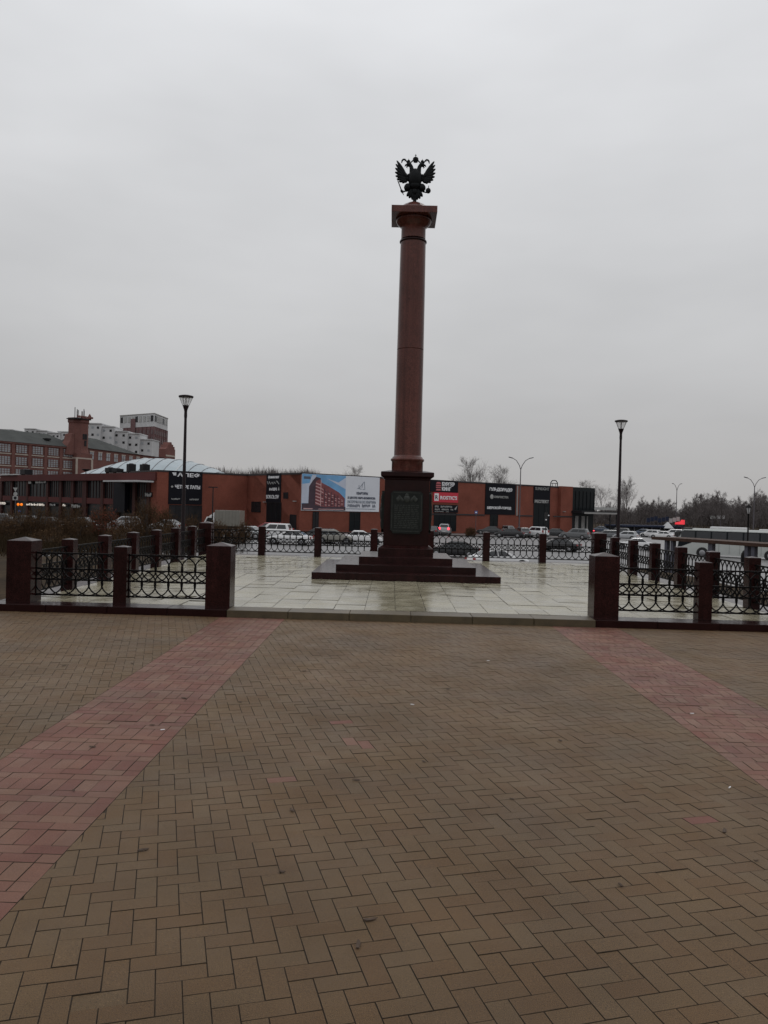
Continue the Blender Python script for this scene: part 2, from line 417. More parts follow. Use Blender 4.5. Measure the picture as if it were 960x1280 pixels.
for p in pieces:
    q, red, full = p
    z = max(-.003, rnd.gauss(0, .0007)); tl = (rnd.gauss(0, .0045), rnd.gauss(0, .0045))
    if rnd.random() < .04: z -= rnd.random()*.0025
    if id(p) in near:
        c = centre(q); mm = M['red_paver'] if red else M['paver']
        if full:
            ang = math.atan2(full[1][1]-full[0][1], full[1][0]-full[0][0])
            if math.hypot(full[1][0]-full[0][0], full[1][1]-full[0][1]) < .15: ang += math.pi/2
            key = red
            if key not in proto:
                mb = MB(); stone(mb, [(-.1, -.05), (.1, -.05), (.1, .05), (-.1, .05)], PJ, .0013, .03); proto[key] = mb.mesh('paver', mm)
            o = place('paver', proto[key], plaza, (c[0], c[1], z)); o.rotation_euler = (tl[1]*.8, tl[0]*.8, ang + (math.pi if rnd.random() < .5 else 0))
        else:
            mb = MB()
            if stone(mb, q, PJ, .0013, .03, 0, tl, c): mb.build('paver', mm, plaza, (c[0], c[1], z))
    else:
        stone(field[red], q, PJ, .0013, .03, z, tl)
tag(field[False].build('grey_paver_field', M['paver'], plaza), kind='stuff')
tag(field[True].build('red_paver_field', M['red_paver'], plaza), kind='stuff')

# ---- monument terrace
TX0, TX1, TY0, TY1, TZ = -6.42, 7.39, 12.7, 26.45, .115
mb = MB(); mb.box(TX0+.03, TX1-.03, TY0+.03, TY1-.03, -.6, TZ-.03)
terrace = tag(mb.build('monument_terrace', M['concrete']), kind='structure')
KW = .45
def kerb(x0, x1, y0, y1, m):
    mb = MB(); mb.box(-(x1-x0)/2+.003, (x1-x0)/2-.003, -(y1-y0)/2+.003, (y1-y0)/2-.003, -.14, 0, .008)
    o = mb.build('kerb_stone', m, terrace, ((x0+x1)/2, (y0+y1)/2, TZ + rnd.uniform(-.002, .002)))
    return o
xs = [TX0, -5.45, -4.45, -3.47]; 
for a, b in zip(xs + [-2.5], (xs + [-2.5])[1:]): kerb(a, b, TY0, TY0+KW, M['granite_dk'])
for k in range(6): kerb(-2.5 + k*.992, -2.5 + (k+1)*.992, TY0-.015, TY0+KW, M['kerb'])
xr = [3.452, 4.45, 5.45, 6.45, TX1]
for a, b in zip(xr, xr[1:]): kerb(a, b, TY0, TY0+KW, M['granite_dk'])
n = 13
for k in range(n):
    a, b = TY0+KW + (TY1-TY0-2*KW)/n*k, TY0+KW + (TY1-TY0-2*KW)/n*(k+1)
    kerb(TX0, TX0+KW, a, b, M['granite_dk']); kerb(TX1-KW, TX1, a, b, M['granite_dk'])
for k in range(14):
    a, b = TX0 + (TX1-TX0)/14*k, TX0 + (TX1-TX0)/14*(k+1); kerb(a, b, TY1-KW, TY1, M['granite_dk'])
SX0, SX1, SY0, SY1 = TX0+KW, TX1-KW, TY0+KW, TY1-KW
nx, ny = 25, 21; sw, sd = (SX1-SX0)/nx, (SY1-SY0)/ny
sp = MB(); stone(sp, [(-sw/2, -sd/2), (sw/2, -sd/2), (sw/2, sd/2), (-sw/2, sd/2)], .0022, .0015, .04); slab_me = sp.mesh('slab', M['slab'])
rest = MB(); cnt = 0
for j in range(ny):
    for i in range(nx):
        cx, cy = SX0 + sw*(i+.5), SY0 + sd*(j+.5)
        if abs(cx-.53) < 1.6 and abs(cy-20.5) < 1.6: continue
        z = TZ + rnd.gauss(0, .0026); tl = (rnd.gauss(0, .0035), rnd.gauss(0, .0035))
        if cnt < 300 and inframe(cx, cy, TZ, 5):
            o = place('slab', slab_me, terrace, (cx, cy, z)); o.rotation_euler = (tl[1], tl[0], math.pi*rnd.randint(0, 1)); cnt += 1
        else:
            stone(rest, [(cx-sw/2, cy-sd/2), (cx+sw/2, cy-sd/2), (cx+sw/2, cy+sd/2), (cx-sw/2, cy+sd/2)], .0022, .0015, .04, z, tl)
tag(rest.build('slab_field', M['slab'], terrace), kind='stuff')

# ================================================================ FENCE
def pillar_mesh(wd, h, cap):
    mb = MB(); a = wd/2; c = .006
    def r(i, z): return [(-a+i, -a+i, z), (a-i, -a+i, z), (a-i, a-i, z), (-a+i, a-i, z)]
    mb.loft([r(0, 0), r(0, h-c), r(c, h), r(a*.985, h+cap)], True)
    return mb.mesh('pillar', M['granite_post'])
BIG, SMALL = pillar_mesh(.405, 1.02, .055), pillar_mesh(.222, .955, .022)
HOOPS = {}
def hoop_mesh(a, part):
    """one wide forged hoop, or the half of it that ends at a pillar"""
    k = (round(a, 3), part)
    if k in HOOPS: return HOOPS[k]
    mb = MB(); h = .0100; n = 28 if part == 0 else 14; rings = []
    for i in range(n + (part != 0)):
        t = 2*math.pi*i/28 + (0 if part == 0 else (-math.pi/2 if part > 0 else math.pi/2)); ca, sa = math.cos(t), math.sin(t)
        rings.append([((a+d)*ca, y, (.217+d)*sa) for d, y in ((h, -.007), (h, .007), (-h, .007), (-h, -.007))])
    if part == 0:
        vs = [p for r in rings for p in r]; fs = []
        for i in range(n):
            for q in range(4): fs.append((i*4+q, i*4+(q+1) % 4, ((i+1) % n)*4+(q+1) % 4, ((i+1) % n)*4+q))
        mb.add(vs, fs)
    else: mb.loft(rings, True)
    me = mb.mesh('hoop', M['iron']); HOOPS[k] = me; return me
RAILS = {}
def grille(parent, x0, y0, x1, y1):
    ln = math.hypot(x1-x0, y1-y0); ang = math.atan2(y1-y0, x1-x0)
    k = round(ln, 3)
    if k not in RAILS:
        mb = MB(); mb.box(0, ln, -.013, .013, -.011, .011); RAILS[k] = mb.mesh('rail', M['iron'])
        mb = MB(); mb.box(-.012, .012, -.013, .013, .10, .84); RAILS[(k, 'e')] = mb.mesh('grille', M['iron'])
    g = place('grille', RAILS[(k, 'e')], parent, (x0, y0, 0), ang)
    for z in (.12, .376, .56, .82): place('rail', RAILS[k], g, (0, 0, z))
    nc = max(1, int(round(ln/.205))); cw = ln/nc
    for i in range(nc+1):
        part = 1 if i == 0 else -1 if i == nc else 0
        for z, dy in ((.342, -.006), (.598, .002)): place('hoop', hoop_mesh(cw*1.055, part), g, (i*cw, dy + .004*(i % 2), z))
FXL, FXR, FY0, FY1 = -5.99, 6.96, 13.1, 26.0
def fence(label, pts, ends):
    """pts = pillar centres (x, y, big); grilles between neighbours"""
    b = pts[0]; t = thing('granite_fence', label, 'fence', (b[0], b[1], TZ), 0, 'granite and iron fence around the monument')
    for x, y, big in pts:
        if big is not None: place('pillar', BIG if big else SMALL, t, (x-b[0], y-b[1], 0))
    for (xa, ya, ba), (xb, yb, bb) in zip(pts, pts[1:]):
        ln = math.hypot(xb-xa, yb-ya); ux, uy = (xb-xa)/ln, (yb-ya)/ln
        ra = .111 if ba is False else .2025; rb = .111 if bb is False else .2025
        grille(t, xa+ux*ra-b[0], ya+uy*ra-b[1], xb-ux*rb-b[0], yb-uy*rb-b[1])
    return t
fence('dark iron and granite fence at the front, left of the open entrance', [(FXL, FY0, True), (-4.345, FY0, False), (-2.70, FY0, True)], 0)
fence('dark iron and granite fence at the front, right of the open entrance', [(3.67, FY0, True), (5.315, FY0, False), (FXR, FY0, True)], 0)
sd_ = (FY1-FY0)/7
for X, lab in ((FXL, 'long side fence of granite posts running back along the left edge of the terrace'), (FXR, 'long side fence of granite posts along the right edge, in front of the bus')):
    t = fence(lab, [(X, FY0, None)] + [(X, FY0+sd_*k, False) for k in range(1, 7)] + [(X, FY1, None)], 1)
bx = (FXR-FXL)/7
fence('rear fence of granite posts and iron rings behind the monument', [(FXL, FY1, True)] + [(FXL+bx*k, FY1, False) for k in range(1, 7)] + [(FXR, FY1, True)], 0)

# ================================================================ MONUMENT
MX, MY = .495, 20.5
mon = thing('victory_column', 'tall red granite column on a stepped pedestal topped by a double headed eagle', 'monument', (MX, MY, TZ))
for hw, z0, z1 in ((2.2, 0, .16), (1.675, .16, .32), (1.15, .32, .485)):
    mb = MB(); mb.box(-hw, hw, -hw, hw, z0 if z0 == 0 else z0 - .01, z1, .006); mb.build('step', M['granite_post'], mon)
def sq(hw, z): return [(-hw, -hw, z), (hw, -hw, z), (hw, hw, z), (-hw, hw, z)]
mb = MB(); mb.loft([sq(.695, .48), sq(.695, .675), sq(.685, .685), sq(.585, .75)], True); mb.build('plinth', M['granite_post'], mon)
mb = MB(); mb.loft([sq(.57, .74), sq(.575, .76), sq(.565, 2.41), sq(.59, 2.435), sq(.59, 2.455)], True)
die = mb.build('pedestal', M['granite_dk'], mon)
mb = MB(); mb.loft([sq(.60, 2.45), sq(.625, 2.475), sq(.665, 2.50), sq(.67, 2.51), sq(.67, 2.60), sq(.655, 2.612), sq(.45, 2.655)], True); mb.build('cornice', M['granite_dk'], mon)
mb = MB(); mb.lathe([(.405, 2.60), (.405, 2.90), (.412, 2.905), (.432, 2.925), (.437, 2.95), (.43, 2.975), (.405, 2.985), (.40, 3.0), (.388, 3.02), (.37, 3.03), (.352, 3.06)], 48); mb.build('column_base', M['granite'], mon)
mb = MB(); mb.lathe([(.352, 3.02), (.352, 3.06), (.3515, 3.1), (.349, 4.2), (.3461, 5.77), (.346, 5.780), (.3455, 5.783), (.332, 5.787), (.332, 5.79)], 48); mb.build('shaft_drum', M['granite'], mon)
mb = MB(); mb.lathe([(.332, 5.7895), (.332, 5.800), (.3455, 5.804), (.346, 5.808), (.3455, 5.82), (.338, 7.2), (.3271, 8.58), (.327, 8.61)], 48); mb.build('shaft_drum', M['granite'], mon)
mb = MB(); mb.lathe([(.325, 8.56), (.347, 8.572), (.354, 8.595), (.347, 8.62), (.322, 8.635)], 48); mb.build('necking_ring', M['granite_dk'], mon)
mb = MB(); mb.lathe([(.316, 8.66), (.314, 8.93), (.335, 8.97), (.385, 9.01), (.43, 9.06), (.46, 9.11), (.468, 9.15), (.455, 9.172)], 48); mb.build('capital', M['granite'], mon)
mb = MB(); mb.box(-.578, .578, -.578, .578, 9.17, 9.335, .006); mb.build('abacus', M['granite'], mon)
mb = MB(); mb.lathe([(.47, 9.333), (.455, 9.37), (.40, 9.44), (.30, 9.52), (.19, 9.58), (.10, 9.61)], 40); mb.build('cap_mound', M['granite'], mon)
# plaques on the pedestal
def plaque(a, front):
    mb = MB(); w_, z0, z1, n_ = .405, 1.06, 2.13, .06
    mb.prism([(-w_+n_, z0), (w_-n_, z0), (w_-n_, z0+.03), (w_, z0+n_+.03), (w_, z1-n_), (w_-n_*.6, z1-n_*.5), (w_-n_, z1), (-w_+n_, z1), (-w_+n_*.6, z1-n_*.5), (-w_, z1-n_), (-w_, z0+n_+.03), (-w_+n_, z0+.03)], -.632, -.560)
    p = mb.build('plaque', M['plaque'], die, (0, 0, 0), a)
    mb = MB()
    for s in (-1, 1): mb.box(s*(w_-.035)-.008, s*(w_-.035)+.008, -.640, -.628, z0+.13, z1-.10)
    mb.box(-w_+.07, w_-.07, -.640, -.628, z0+.05, z0+.066); mb.box(-w_+.07, w_-.07, -.640, -.628, z1-.05, z1-.034)
    mb.build('plaque_border', M['relief'], p)
    mb = MB()
    if front:
        mb.ell((0, -.63, z1-.20), (.085, .03, .105)); mb.ell((0, -.635, z1-.09), (.05, .02, .03))
        for s in (-1, 1):
            for k in range(5): mb.ell((s*(.12+.028*k), -.63, z1-.16-.03*abs(2-k)), (.035, .014, .055), Matrix.Rotation(s*R(28), 3, 'Y'))
        mb.build('emblem_relief', M['relief'], p)
        mb = MB(); rr = random.Random(4)
        for k in range(13):
            z = z1 - .36 - k*.047; x = -.31
            while x < .28:
                ww = rr.uniform(.03, .11); mb.box(x, min(x+ww, .31), -.637, -.630, z-.011, z+.011); x += ww + .022
        mb.build('raised_inscription', M['relief'], p)
    else:
        for k in range(7): mb.ell((.26*math.cos(k*.9), -.63, 1.6+.36*math.sin(k*.9)), (.10, .03, .10))
        mb.ell((0, -.63, 1.6), (.2, .05, .28)); mb.build('relief', M['bronze'], p)
for k in range(4): plaque(k*math.pi/2, k == 0)
# the eagle; outline units: photo zoom pixels, 1 unit = 2.168 mm
EU = .002168
E = lambda u, v, d=0.: Vector(((u-470)*EU, d, (730-v)*EU))
eagle_body = MB()
eagle_body.ell(E(472, 432), (85*EU, .125, 118*EU), None, 18, 12)
eagle_body.ell(E(472, 515), (66*EU, .105, 60*EU), None, 16, 8)
eagle_body.tube([E(474, 745), E(474, 700), E(474, 660)], [.055, .046, .06], 12)
for s in (-1, 1):
    f = lambda u: 472 + s*(u-472)
    eagle_body.tube([E(f(505), 372), E(f(515), 330), E(f(522), 295), E(f(540), 268), E(f(558), 268)], [.085, .062, .05, .052, .05], 10)
    eagle_body.ell(E(f(552), 268), (.062, .055, .058), None, 10, 8)
    eagle_body.tube([E(f(565), 268), E(f(590), 278), E(f(600), 296)], [.032, .022, .004], 8)
    eagle_body.tube([E(f(560), 285), E(f(578), 300), E(f(566), 312)], [.022, .016, .006], 6)
    eagle_body.ell(E(f(560), 540), (42*EU, .08, 48*EU), Matrix.Rotation(s*R(-20), 3, 'Y'), 12, 8)
    eagle_body.tube([E(f(560), 570), E(f(535), 560), E(f(520), 552)], [.035, .03, .02], 8)
eagle = eagle_body.build('eagle', M['bronze'], mon, (0, 0, 9.60))
def epart(name, mb): return mb.build(name, M['bronze'], eagle)
for s in (-1, 1):
    f = lambda u: 472 + s*(u-472)
    mb = MB()
    for tu, tv, wd in ((692, 232, 13), (703, 272, 14), (708, 318, 15), (709, 365, 15), (703, 410, 15), (688, 448, 15), (660, 478, 15), (622, 492, 15), (590, 488, 14)):
        ru, rv = 575 + (tu-600)*.12, 420 + (tv-380)*.25
        a, b = E(f(ru), rv), E(f(tu), tv); mid = (a+b)/2
        ang = math.atan2((b-a).x, (b-a).z); ln = (b-a).length
        mb.ell(mid + Vector((0, -.01, 0)), (wd*EU*1.4, .026, ln*.55), Matrix.Rotation(ang, 3, 'Y'), 8, 8)
    for k, (cu, cv) in enumerate(((570, 430), (600, 395), (625, 380), (600, 440), (640, 350), (650, 410))):
        mb.ell(E(f(cu), cv), (34*EU, .045 - .003*k, 44*EU), Matrix.Rotation(s*R(35), 3, 'Y'), 10, 8)
    mb.tube([E(f(545), 400), E(f(575), 415), E(f(600), 385), E(f(650), 310), E(f(672), 275)], [.06, .055, .05, .035, .015], 8)
    epart('wing', mb)
    mb = MB()
    def crownlet(mb, u, v, k):
        c = E(u, v); prof = [(.034, -.05), (.036, -.035), (.046, -.01), (.042, .02), (.022, .04), (.006, .046), (.006, .075)]
        mb.lathe([(r*k, c.z + z*k) for r, z in prof], 12, (c.x, 0))
    crownlet(mb, f(554), 232, .95); epart('small_crown', mb)
    mb = MB()
    mb.tube([E(f(500), 218), E(f(540), 255), E(f(572), 245), E(f(586), 222), E(f(600), 208), E(f(618), 210), E(f(632), 225), E(f(638), 252)], [.018, .016, .016, .018, .022, .024, .022, .010], 7)
    mb.tube([E(f(600), 208), E(f(598), 232)], [.016, .008], 6); epart('ribbon', mb)
    mb = MB()
    for k in range(3):
        mb.tube([E(f(560), 560), E(f(575+6*k), 580+4*k), E(f(595+7*k), 588+8*k)], [.02, .014, .006], 6)
    epart('talon', mb)
mb = MB(); c = E(473, 215); mb.lathe([(.055, c.z-.05), (.058, c.z-.03), (.075, c.z+.01), (.07, c.z+.05), (.04, c.z+.075), (.01, c.z+.085), (.008, c.z+.11)], 16, (c.x, 0))
mb.box(c.x-.007, c.x+.007, -.007, .007, c.z+.10, c.z+.155); mb.box(c.x-.024, c.x+.024, -.006, .006, c.z+.118, c.z+.130); epart('great_crown', mb)
mb = MB(); mb.tube([E(266, 462), E(300, 545), E(318, 590), E(342, 634)], [.012, .014, .018, .006], 8); mb.ell(E(318, 588), (.035, .03, .05), Matrix.Rotation(R(-30), 3, 'Y')); mb.tube([E(330, 588), E(375, 586), E(410, 578)], [.016, .018, .02], 8); epart('sceptre', mb)
mb = MB(); mb.ell(E(633, 575), (.068, .06, .072), None, 14, 10); mb.box(E(637, 0).x-.008, E(637, 0).x+.008, -.008, .008, E(0, 560).z, E(0, 515).z); mb.tube([E(535, 575), E(570, 590), E(615, 598)], [.02, .016, .016], 8); epart('orb', mb)
mb = MB()
for k, (tu, tv) in enumerate(((385, 640), (412, 660), (445, 676), (474, 682), (503, 676), (532, 664), (560, 640))):
    a, b = E(472 + (tu-472)*.35, 560), E(tu, tv); ang = math.atan2((b-a).x, (b-a).z)
    mb.ell((a+b)/2, (24*EU, .04, (b-a).length*.62), Matrix.Rotation(ang, 3, 'Y'), 8, 8)
mb.ell(E(472, 590), (40*EU, .07, 50*EU)); epart('tail', mb)

# ================================================================ PARK LAMPS
def park_lamp(px, py_top, X, Y, label):
    z0 = zg(X, Y); ztop = at(px, py_top, Y).z; h = ztop - z0
    t = thing('park_lamp', label, 'lamp', (X, Y, z0), 0, 'cone lanterns beside the terrace')
    mb = MB(); mb.lathe([(.13, 0), (.13, .05), (.075, .10), (.080, .9), (.066, 1.0), (.043, h-.75)], 14); mb.build('pole', M['lampmetal'], t)
    mb = MB(); mb.lathe([(.043, h-.78), (.052, h-.70), (.048, h-.56), (.055, h-.50), (.09, h-.40), (.105, h-.355), (.10, h-.345)], 16); mb.build('lamp_collar', M['lampmetal'], t)
    mb = MB(); mb.lathe([(.100, h-.347), (.212, h-.082)], 24); mb.f = [f for f in mb.f if len(f) == 4]; mb.sm = mb.sm[:len(mb.f)]; mb.build('lamp_glass', M['lampglass'], t)
    mb = MB()
    for k in range(6):
        a = 2*math.pi*k/6 + .3; mb.tube([(.10*math.cos(a), .10*math.sin(a), h-.35), (.217*math.cos(a), .217*math.sin(a), h-.08)], .006, 5)
    mb.build('lamp_frame', M['lampmetal'], t)
    mb = MB(); mb.lathe([(.03, h-.345), (.035, h-.20), (.02, h-.10)], 10); mb.build('bulb', M['lett'], t)
    mb = MB(); mb.lathe([(.205, h-.09), (.236, h-.085), (.240, h-.05), (.232, h-.035), (.12, h-.01), (.02, h)], 28); mb.build('lamp_cap', M['lampmetal'], t)
park_lamp(233, 493.5, -6.72, 25.8, 'slim dark street lamp with cone lantern, behind the left side fence')
park_lamp(775.5, 524.5, 8.70, 29.9, 'slim dark street lamp with cone lantern, to the right of the terrace')
# ================================================================ SHOPPING MALL
class Facade:
    def __init__(s, O, dx, dy):
        l = math.hypot(dx, dy); s.O = Vector((O[0], O[1], 0)); s.u = Vector((dx/l, dy/l, 0)); s.n = Vector((s.u.y, -s.u.x, 0)); s.a = math.atan2(dy, dx)
    def hit(s, px, py, off=0.):
        r = ray(px, py); o = s.O + s.n*off - Vector((CAMX, 0, 0)); t = o.dot(s.n) / r.dot(s.n)
        p = Vector((CAMX, 0, CAMZ)) + r*t; return (p - s.O).dot(s.u), p.z
    def sx(s, px, py=625): return s.hit(px, py)[0]
    def pt(s, a, d=0., z=0.): return s.O + s.u*a + s.n*d + Vector((0, 0, z))
    def box(s, name, a0, a1, d0, d1, z0, z1, m, parent, c=0.):
        mb = MB(); b = s.pt((a0+a1)/2, 0, z0); h = (a1-a0)/2
        mb.box(-h, h, -d1, -d0, 0, z1-z0, c)
        p = parent.location if parent else Vector((0, 0, 0))
        if parent and parent.parent: p = p + parent.parent.location
        o = mb.build(name, m, parent, b - p, s.a); return o
DM = 114.0
c0 = at(375.5, 600, DM)
FM = Facade((c0.x, c0.y), .784, .62)                    # long main facade, running away to the right
FR = Facade((c0.x - 16.2*.62, c0.y + 16.2*.784), .62, -.784)   # short return wall
c1 = FR.pt(0)
FL = Facade((c1.x - 15.0*.784, c1.y - 15.0*.62), .784, .62)          # left wing
TOP = FM.hit(375.5, 590.6)[1]
GB = -4.2
mall = thing('mall_building', 'long low red brick shopping mall with dark sign panels across the car park', 'building', (c0.x, c0.y, lot(0)))
def sub(F, name, a0, a1, d0, d1, z0, z1, m, c=0.): return F.box(name, a0, a1, d0, d1, z0, z1, m, mall, c)
sE, sG = FM.sx(712, 630), FM.sx(742, 630)
sub(FM, 'wall', 0, sE, -30, 0, GB, TOP-.25, M['brick'])
sub(FM, 'parapet_cap', -.06, sE+.02, -30, .07, TOP-.25, TOP, M['cap'])
sub(FR, 'wall', -2, 16.19, -14, 0, GB, TOP-.26, M['brick'])
sub(FR, 'parapet_cap', -.5, 16.15, -14, .07, TOP-.26, TOP-.01, M['cap'])
sub(FL, 'wall', 0, 15.0+1, -20, 0, GB, TOP-.27, M['brick'])
sub(FL, 'parapet_cap', -.05, 15.0+1, -20, .07, TOP-.27, TOP-.02, M['cap'])
zc = FM.hit(576, 643.3)[1]
sub(FM, 'string_course', FM.sx(476), FM.sx(606), .003, .10, zc-.12, zc+.12, M['cap'])
sub(FM, 'string_course', FM.sx(648), FM.sx(666), .003, .10, zc-.12, zc+.12, M['cap'])
sub(FM, 'string_course', FM.sx(688.5), sE, .70, .78, zc-.12, zc+.12, M['cap'])
def opening(F, name, x0, y0, x1, y1, m, parent=mall, d=.05, fr=None):
    xm = (x0+x1)/2; a0, a1 = F.sx(x0, y0), F.sx(x1, y0); z1 = F.hit(x0, y0)[1]; z0 = F.hit(x0, y1)[1]
    o = F.box(name, a0, a1, .0, d, z0, z1, m, mall)
    if fr:
        mb = MB(); w_ = (a1-a0)/2; h = z1-z0
        for k in range(fr+1): mb.box(-w_+2*w_*k/fr-.04, -w_+2*w_*k/fr+.04, -d-.05, -d-.001, 0, h)
        mb.box(-w_, w_, -d-.045, -d-.001, h-.08, h); mb.box(-w_, w_, -d-.045, -d-.001, 0, .1); mb.box(-w_, w_, -d-.045, -d-.001, h*.55, h*.55+.06)
        mb.build('window_frame', M['steeldk'], o)
    return o
opening(FM, 'shop_door', 391, 639.5, 398, 662, M['windk'], fr=2)
opening(FM, 'shop_door', 437, 639.8, 450, 664, M['glassdk'], fr=2)
opening(FM, 'shop_window', 542.5, 640.8, 570, 664, M['glassdk'], fr=4)
opening(FM, 'shop_door', 612.5, 643.2, 622, 666, M['glassdk'], fr=2)
opening(FM, 'shop_window', 667, 629, 687, 668, M['glassdk'], fr=3)
opening(FR, 'window', 315, 627, 326, 640, M['windk'], fr=2)
opening(FR, 'window', 355, 615.5, 360.3, 623.2, M['windk'], fr=1)
opening(FR, 'shop_door', 363, 643, 370.5, 664, M['windk'], fr=1)
opening(FR, 'shop_window', 334, 627.5, 352, 664, M['glassdk'], fr=3)
opening(FL, 'shop_window', 211.5, 631, 252, 664, M['windk'], fr=5)
# brick bay and dark glass corner
sub(FM, 'brick_bay', FM.sx(697.5), sE, .002, .70, GB, TOP+.05, M['brick'])
zcan = FM.hit(715, 639)[1]
mb = MB()
sub(FM, 'glass_corner', sE+.02, sG, -22, .25, zcan, TOP+.02, M['glassdk'])
sub(FM, 'corner_glazing', sE+.02, sG, -22, .05, GB, zcan, M['glassdk'])
for k in range(7):
    a = sE + .3 + (sG-sE-.5)*k/6; sub(FM, 'mullion', a-.05, a+.05, .25, .36, zcan+.3, TOP-.7, M['steeldk'])
for x0, x1 in ((719, 723), (727, 731), (733.5, 735)):
    sub(FM, 'entrance_door', FM.sx(x0), FM.sx(x1), .05, .14, lot(40)+.1, zcan-.9, M['concrete'])
sub(FM, 'entrance_canopy', sE-.3, FM.sx(757), .30, 3.2, zcan-.35, zcan+.1, M['steeldk'])
sub(FM, 'canopy_edge', sE+.4, FM.sx(757), 3.2, 3.26, zcan-.42, zcan-.1, M['concrete'])
for x in (748, 756): sub(FM, 'canopy_post', FM.sx(x)-.09, FM.sx(x)+.09, 2.8, 2.98, lot(40)-.5, zcan-.35, M['steeldk'])
# roof frame and downpipe
mb = MB(); b = FM.pt(FM.sx(703, 603), -2, TOP)
for s in (-1, 1):
    mb.tube([(s*1.0, 0, -.3), (s*1.0, 0, .7), (s*.55, 0, 1.15), (0, 0, 1.2)], .09, 6); mb.tube([(s*.45, 0, -.3), (s*.45, 0, .62)], .05, 5)
mb.tube([(-1, 0, .62), (1, 0, .62)], .07, 6); mb.build('roof_frame', M['steeldk'], mall, b - mall.location, FM.a)
a = FM.sx(646); sub(FM, 'downpipe', a-.12, a+.12, .003, .16, zc, TOP-.3, M['concrete'])
def wall_lamp(F, px, py, d=0.):
    a, z = F.hit(px, py, d); F.box('wall_lamp', a-.25, a+.25, d+.002, d+.35, z-.06, z+.06, M['concrete'], mall)
wall_lamp(FR, 299.5, 625.5); wall_lamp(FR, 332, 627.5); wall_lamp(FR, 369.5, 626.5); wall_lamp(FM, 704.5, 639.5, .7)
# ---- left entrance wing, glazed, with a canopy fascia
e0 = FL.pt(max(.02, FL.sx(188, 600)))
FE = Facade((e0.x - .72*62, e0.y + .69*62), .72, -.69); LE = 62.0
def ez(px, py): return FE.hit(px, py)[1]
zf1, zf0 = ez(143, 591.5), ez(143, 600.5)
sub(FE, 'wall', 0, LE-.3, -18, -.55, GB, zf0+.2, M['windk'])
sub(FE, 'fascia', 0, LE-.35, -18, .3, zf0, zf1, M['fascia'])
sub(FE, 'roof_edge', 0, FE.sx(24, 591), .1, .62, zf1, zf1+.22, M['stucco'])
zb1, zb0 = ez(60, 621), ez(60, 627.5)
sub(FE, 'brick_band', 0, FE.sx(143), -.55, -.2, zb0, zb1, M['fascia'])
xs = [0, 13, 32.5, 57.5, 74, 89, 104, 126, 143, 166, 184]
for k, x in enumerate(xs):
    a = FE.sx(x); wd = .45 if k not in (6, 8) else .8
    sub(FE, 'pier', a-wd, a+wd, -.55, -.12, GB, zf0, M['darkpier'])
for k in range(len(xs)-1):
    a0, a1 = FE.sx(xs[k])+.5, FE.sx(xs[k+1])-.5
    if a1 - a0 < .6: continue
    o = sub(FE, 'glazing', a0, a1, -.55, -.48, zb1, zf0, M['glassdk'])
    mb = MB(); n_ = 5; w_ = (a1-a0)/2
    for q in range(1, n_): mb.box(-w_+2*w_*q/n_-.045, -w_+2*w_*q/n_+.045, .40, .475, 0, zf0-zb1)
    mb.build('mullion_set', M['darkpier'], o)
    o = sub(FE, 'shopfront', a0, a1, -.55, -.47, -2.0, zb0-.8, M['glassdk'])
sub(FE, 'light_canopy', FE.sx(152), LE-.6, .32, 3.2, zf0-.35, zf0-.12, M['stucco'])
sub(FE, 'dark_porch', FE.sx(143.8), FE.sx(158), -.4, .3, zb0-1.2, zf0-.36, M['panel'])
def shop_sign(label, x0, x1, y0, y1, m=None, bars=None):
    F = FE; a0, a1 = F.sx(x0, y0), F.sx(x1, y0); z1, z0 = F.hit(x0, y0)[1], F.hit(x0, y1)[1]; p = F.pt((a0+a1)/2, -.08, z0)
    t = thing('shop_sign', label, 'sign', p, F.a)
    mb = MB(); mb.box(-(a1-a0)/2-.1, (a1-a0)/2+.1, .0, .06, -.08, z1-z0+.08); mb.build('sign_backing', M['panel'], t)
    mb = MB(); n_ = bars or max(2, int((x1-x0)/2)); w_ = (a1-a0); rr = random.Random(int(x0*10))
    for k in range(n_):
        h = (z1-z0)*rr.choice((1, 1, .7)); x = -w_/2 + w_*k/n_
        mb.box(x+.04*w_/n_, x+.42*w_/n_, -.05, -.002, 0, h); mb.box(x+.42*w_/n_, x+.80*w_/n_, -.05, -.002, h*rr.choice((0, .6, .35)), h*rr.choice((.75, 1)))
    mb.build('lettering', m or M['warmlamp'], t)
shop_sign('small lit white shop sign on the upper dark glazing of the left mall wing', 44, 57.5, 601.2, 604, M['lettgrey'], 6)
shop_sign('short lit white sign beside the longer one on the upper dark glazing', 35.3, 39, 600, 604.5, M['lettgrey'], 2)
shop_sign('long lit shop sign low on the left mall wing behind bare bushes', 32.5, 56, 628.8, 631.5, None, 12)
shop_sign('lit shop sign at the far left edge of the low mall wing', 0, 7, 627.5, 630.5, None, 4)
shop_sign('short lit sign right of the long one, low on the left mall wing', 62, 69, 629.5, 632, M['lettgrey'], 4)
shop_sign('round white lit sign low on the left mall wing', 78, 82.5, 630, 632.8, None, 2)
shop_sign('lit white sign right of the round one low on the left mall wing', 89, 100, 630.5, 634.5, M['lettgrey'], 6)
shop_sign('small pale sign on the dark wall below the light canopy of the mall', 181, 189, 616, 620.5, M['lettgrey'], 4)
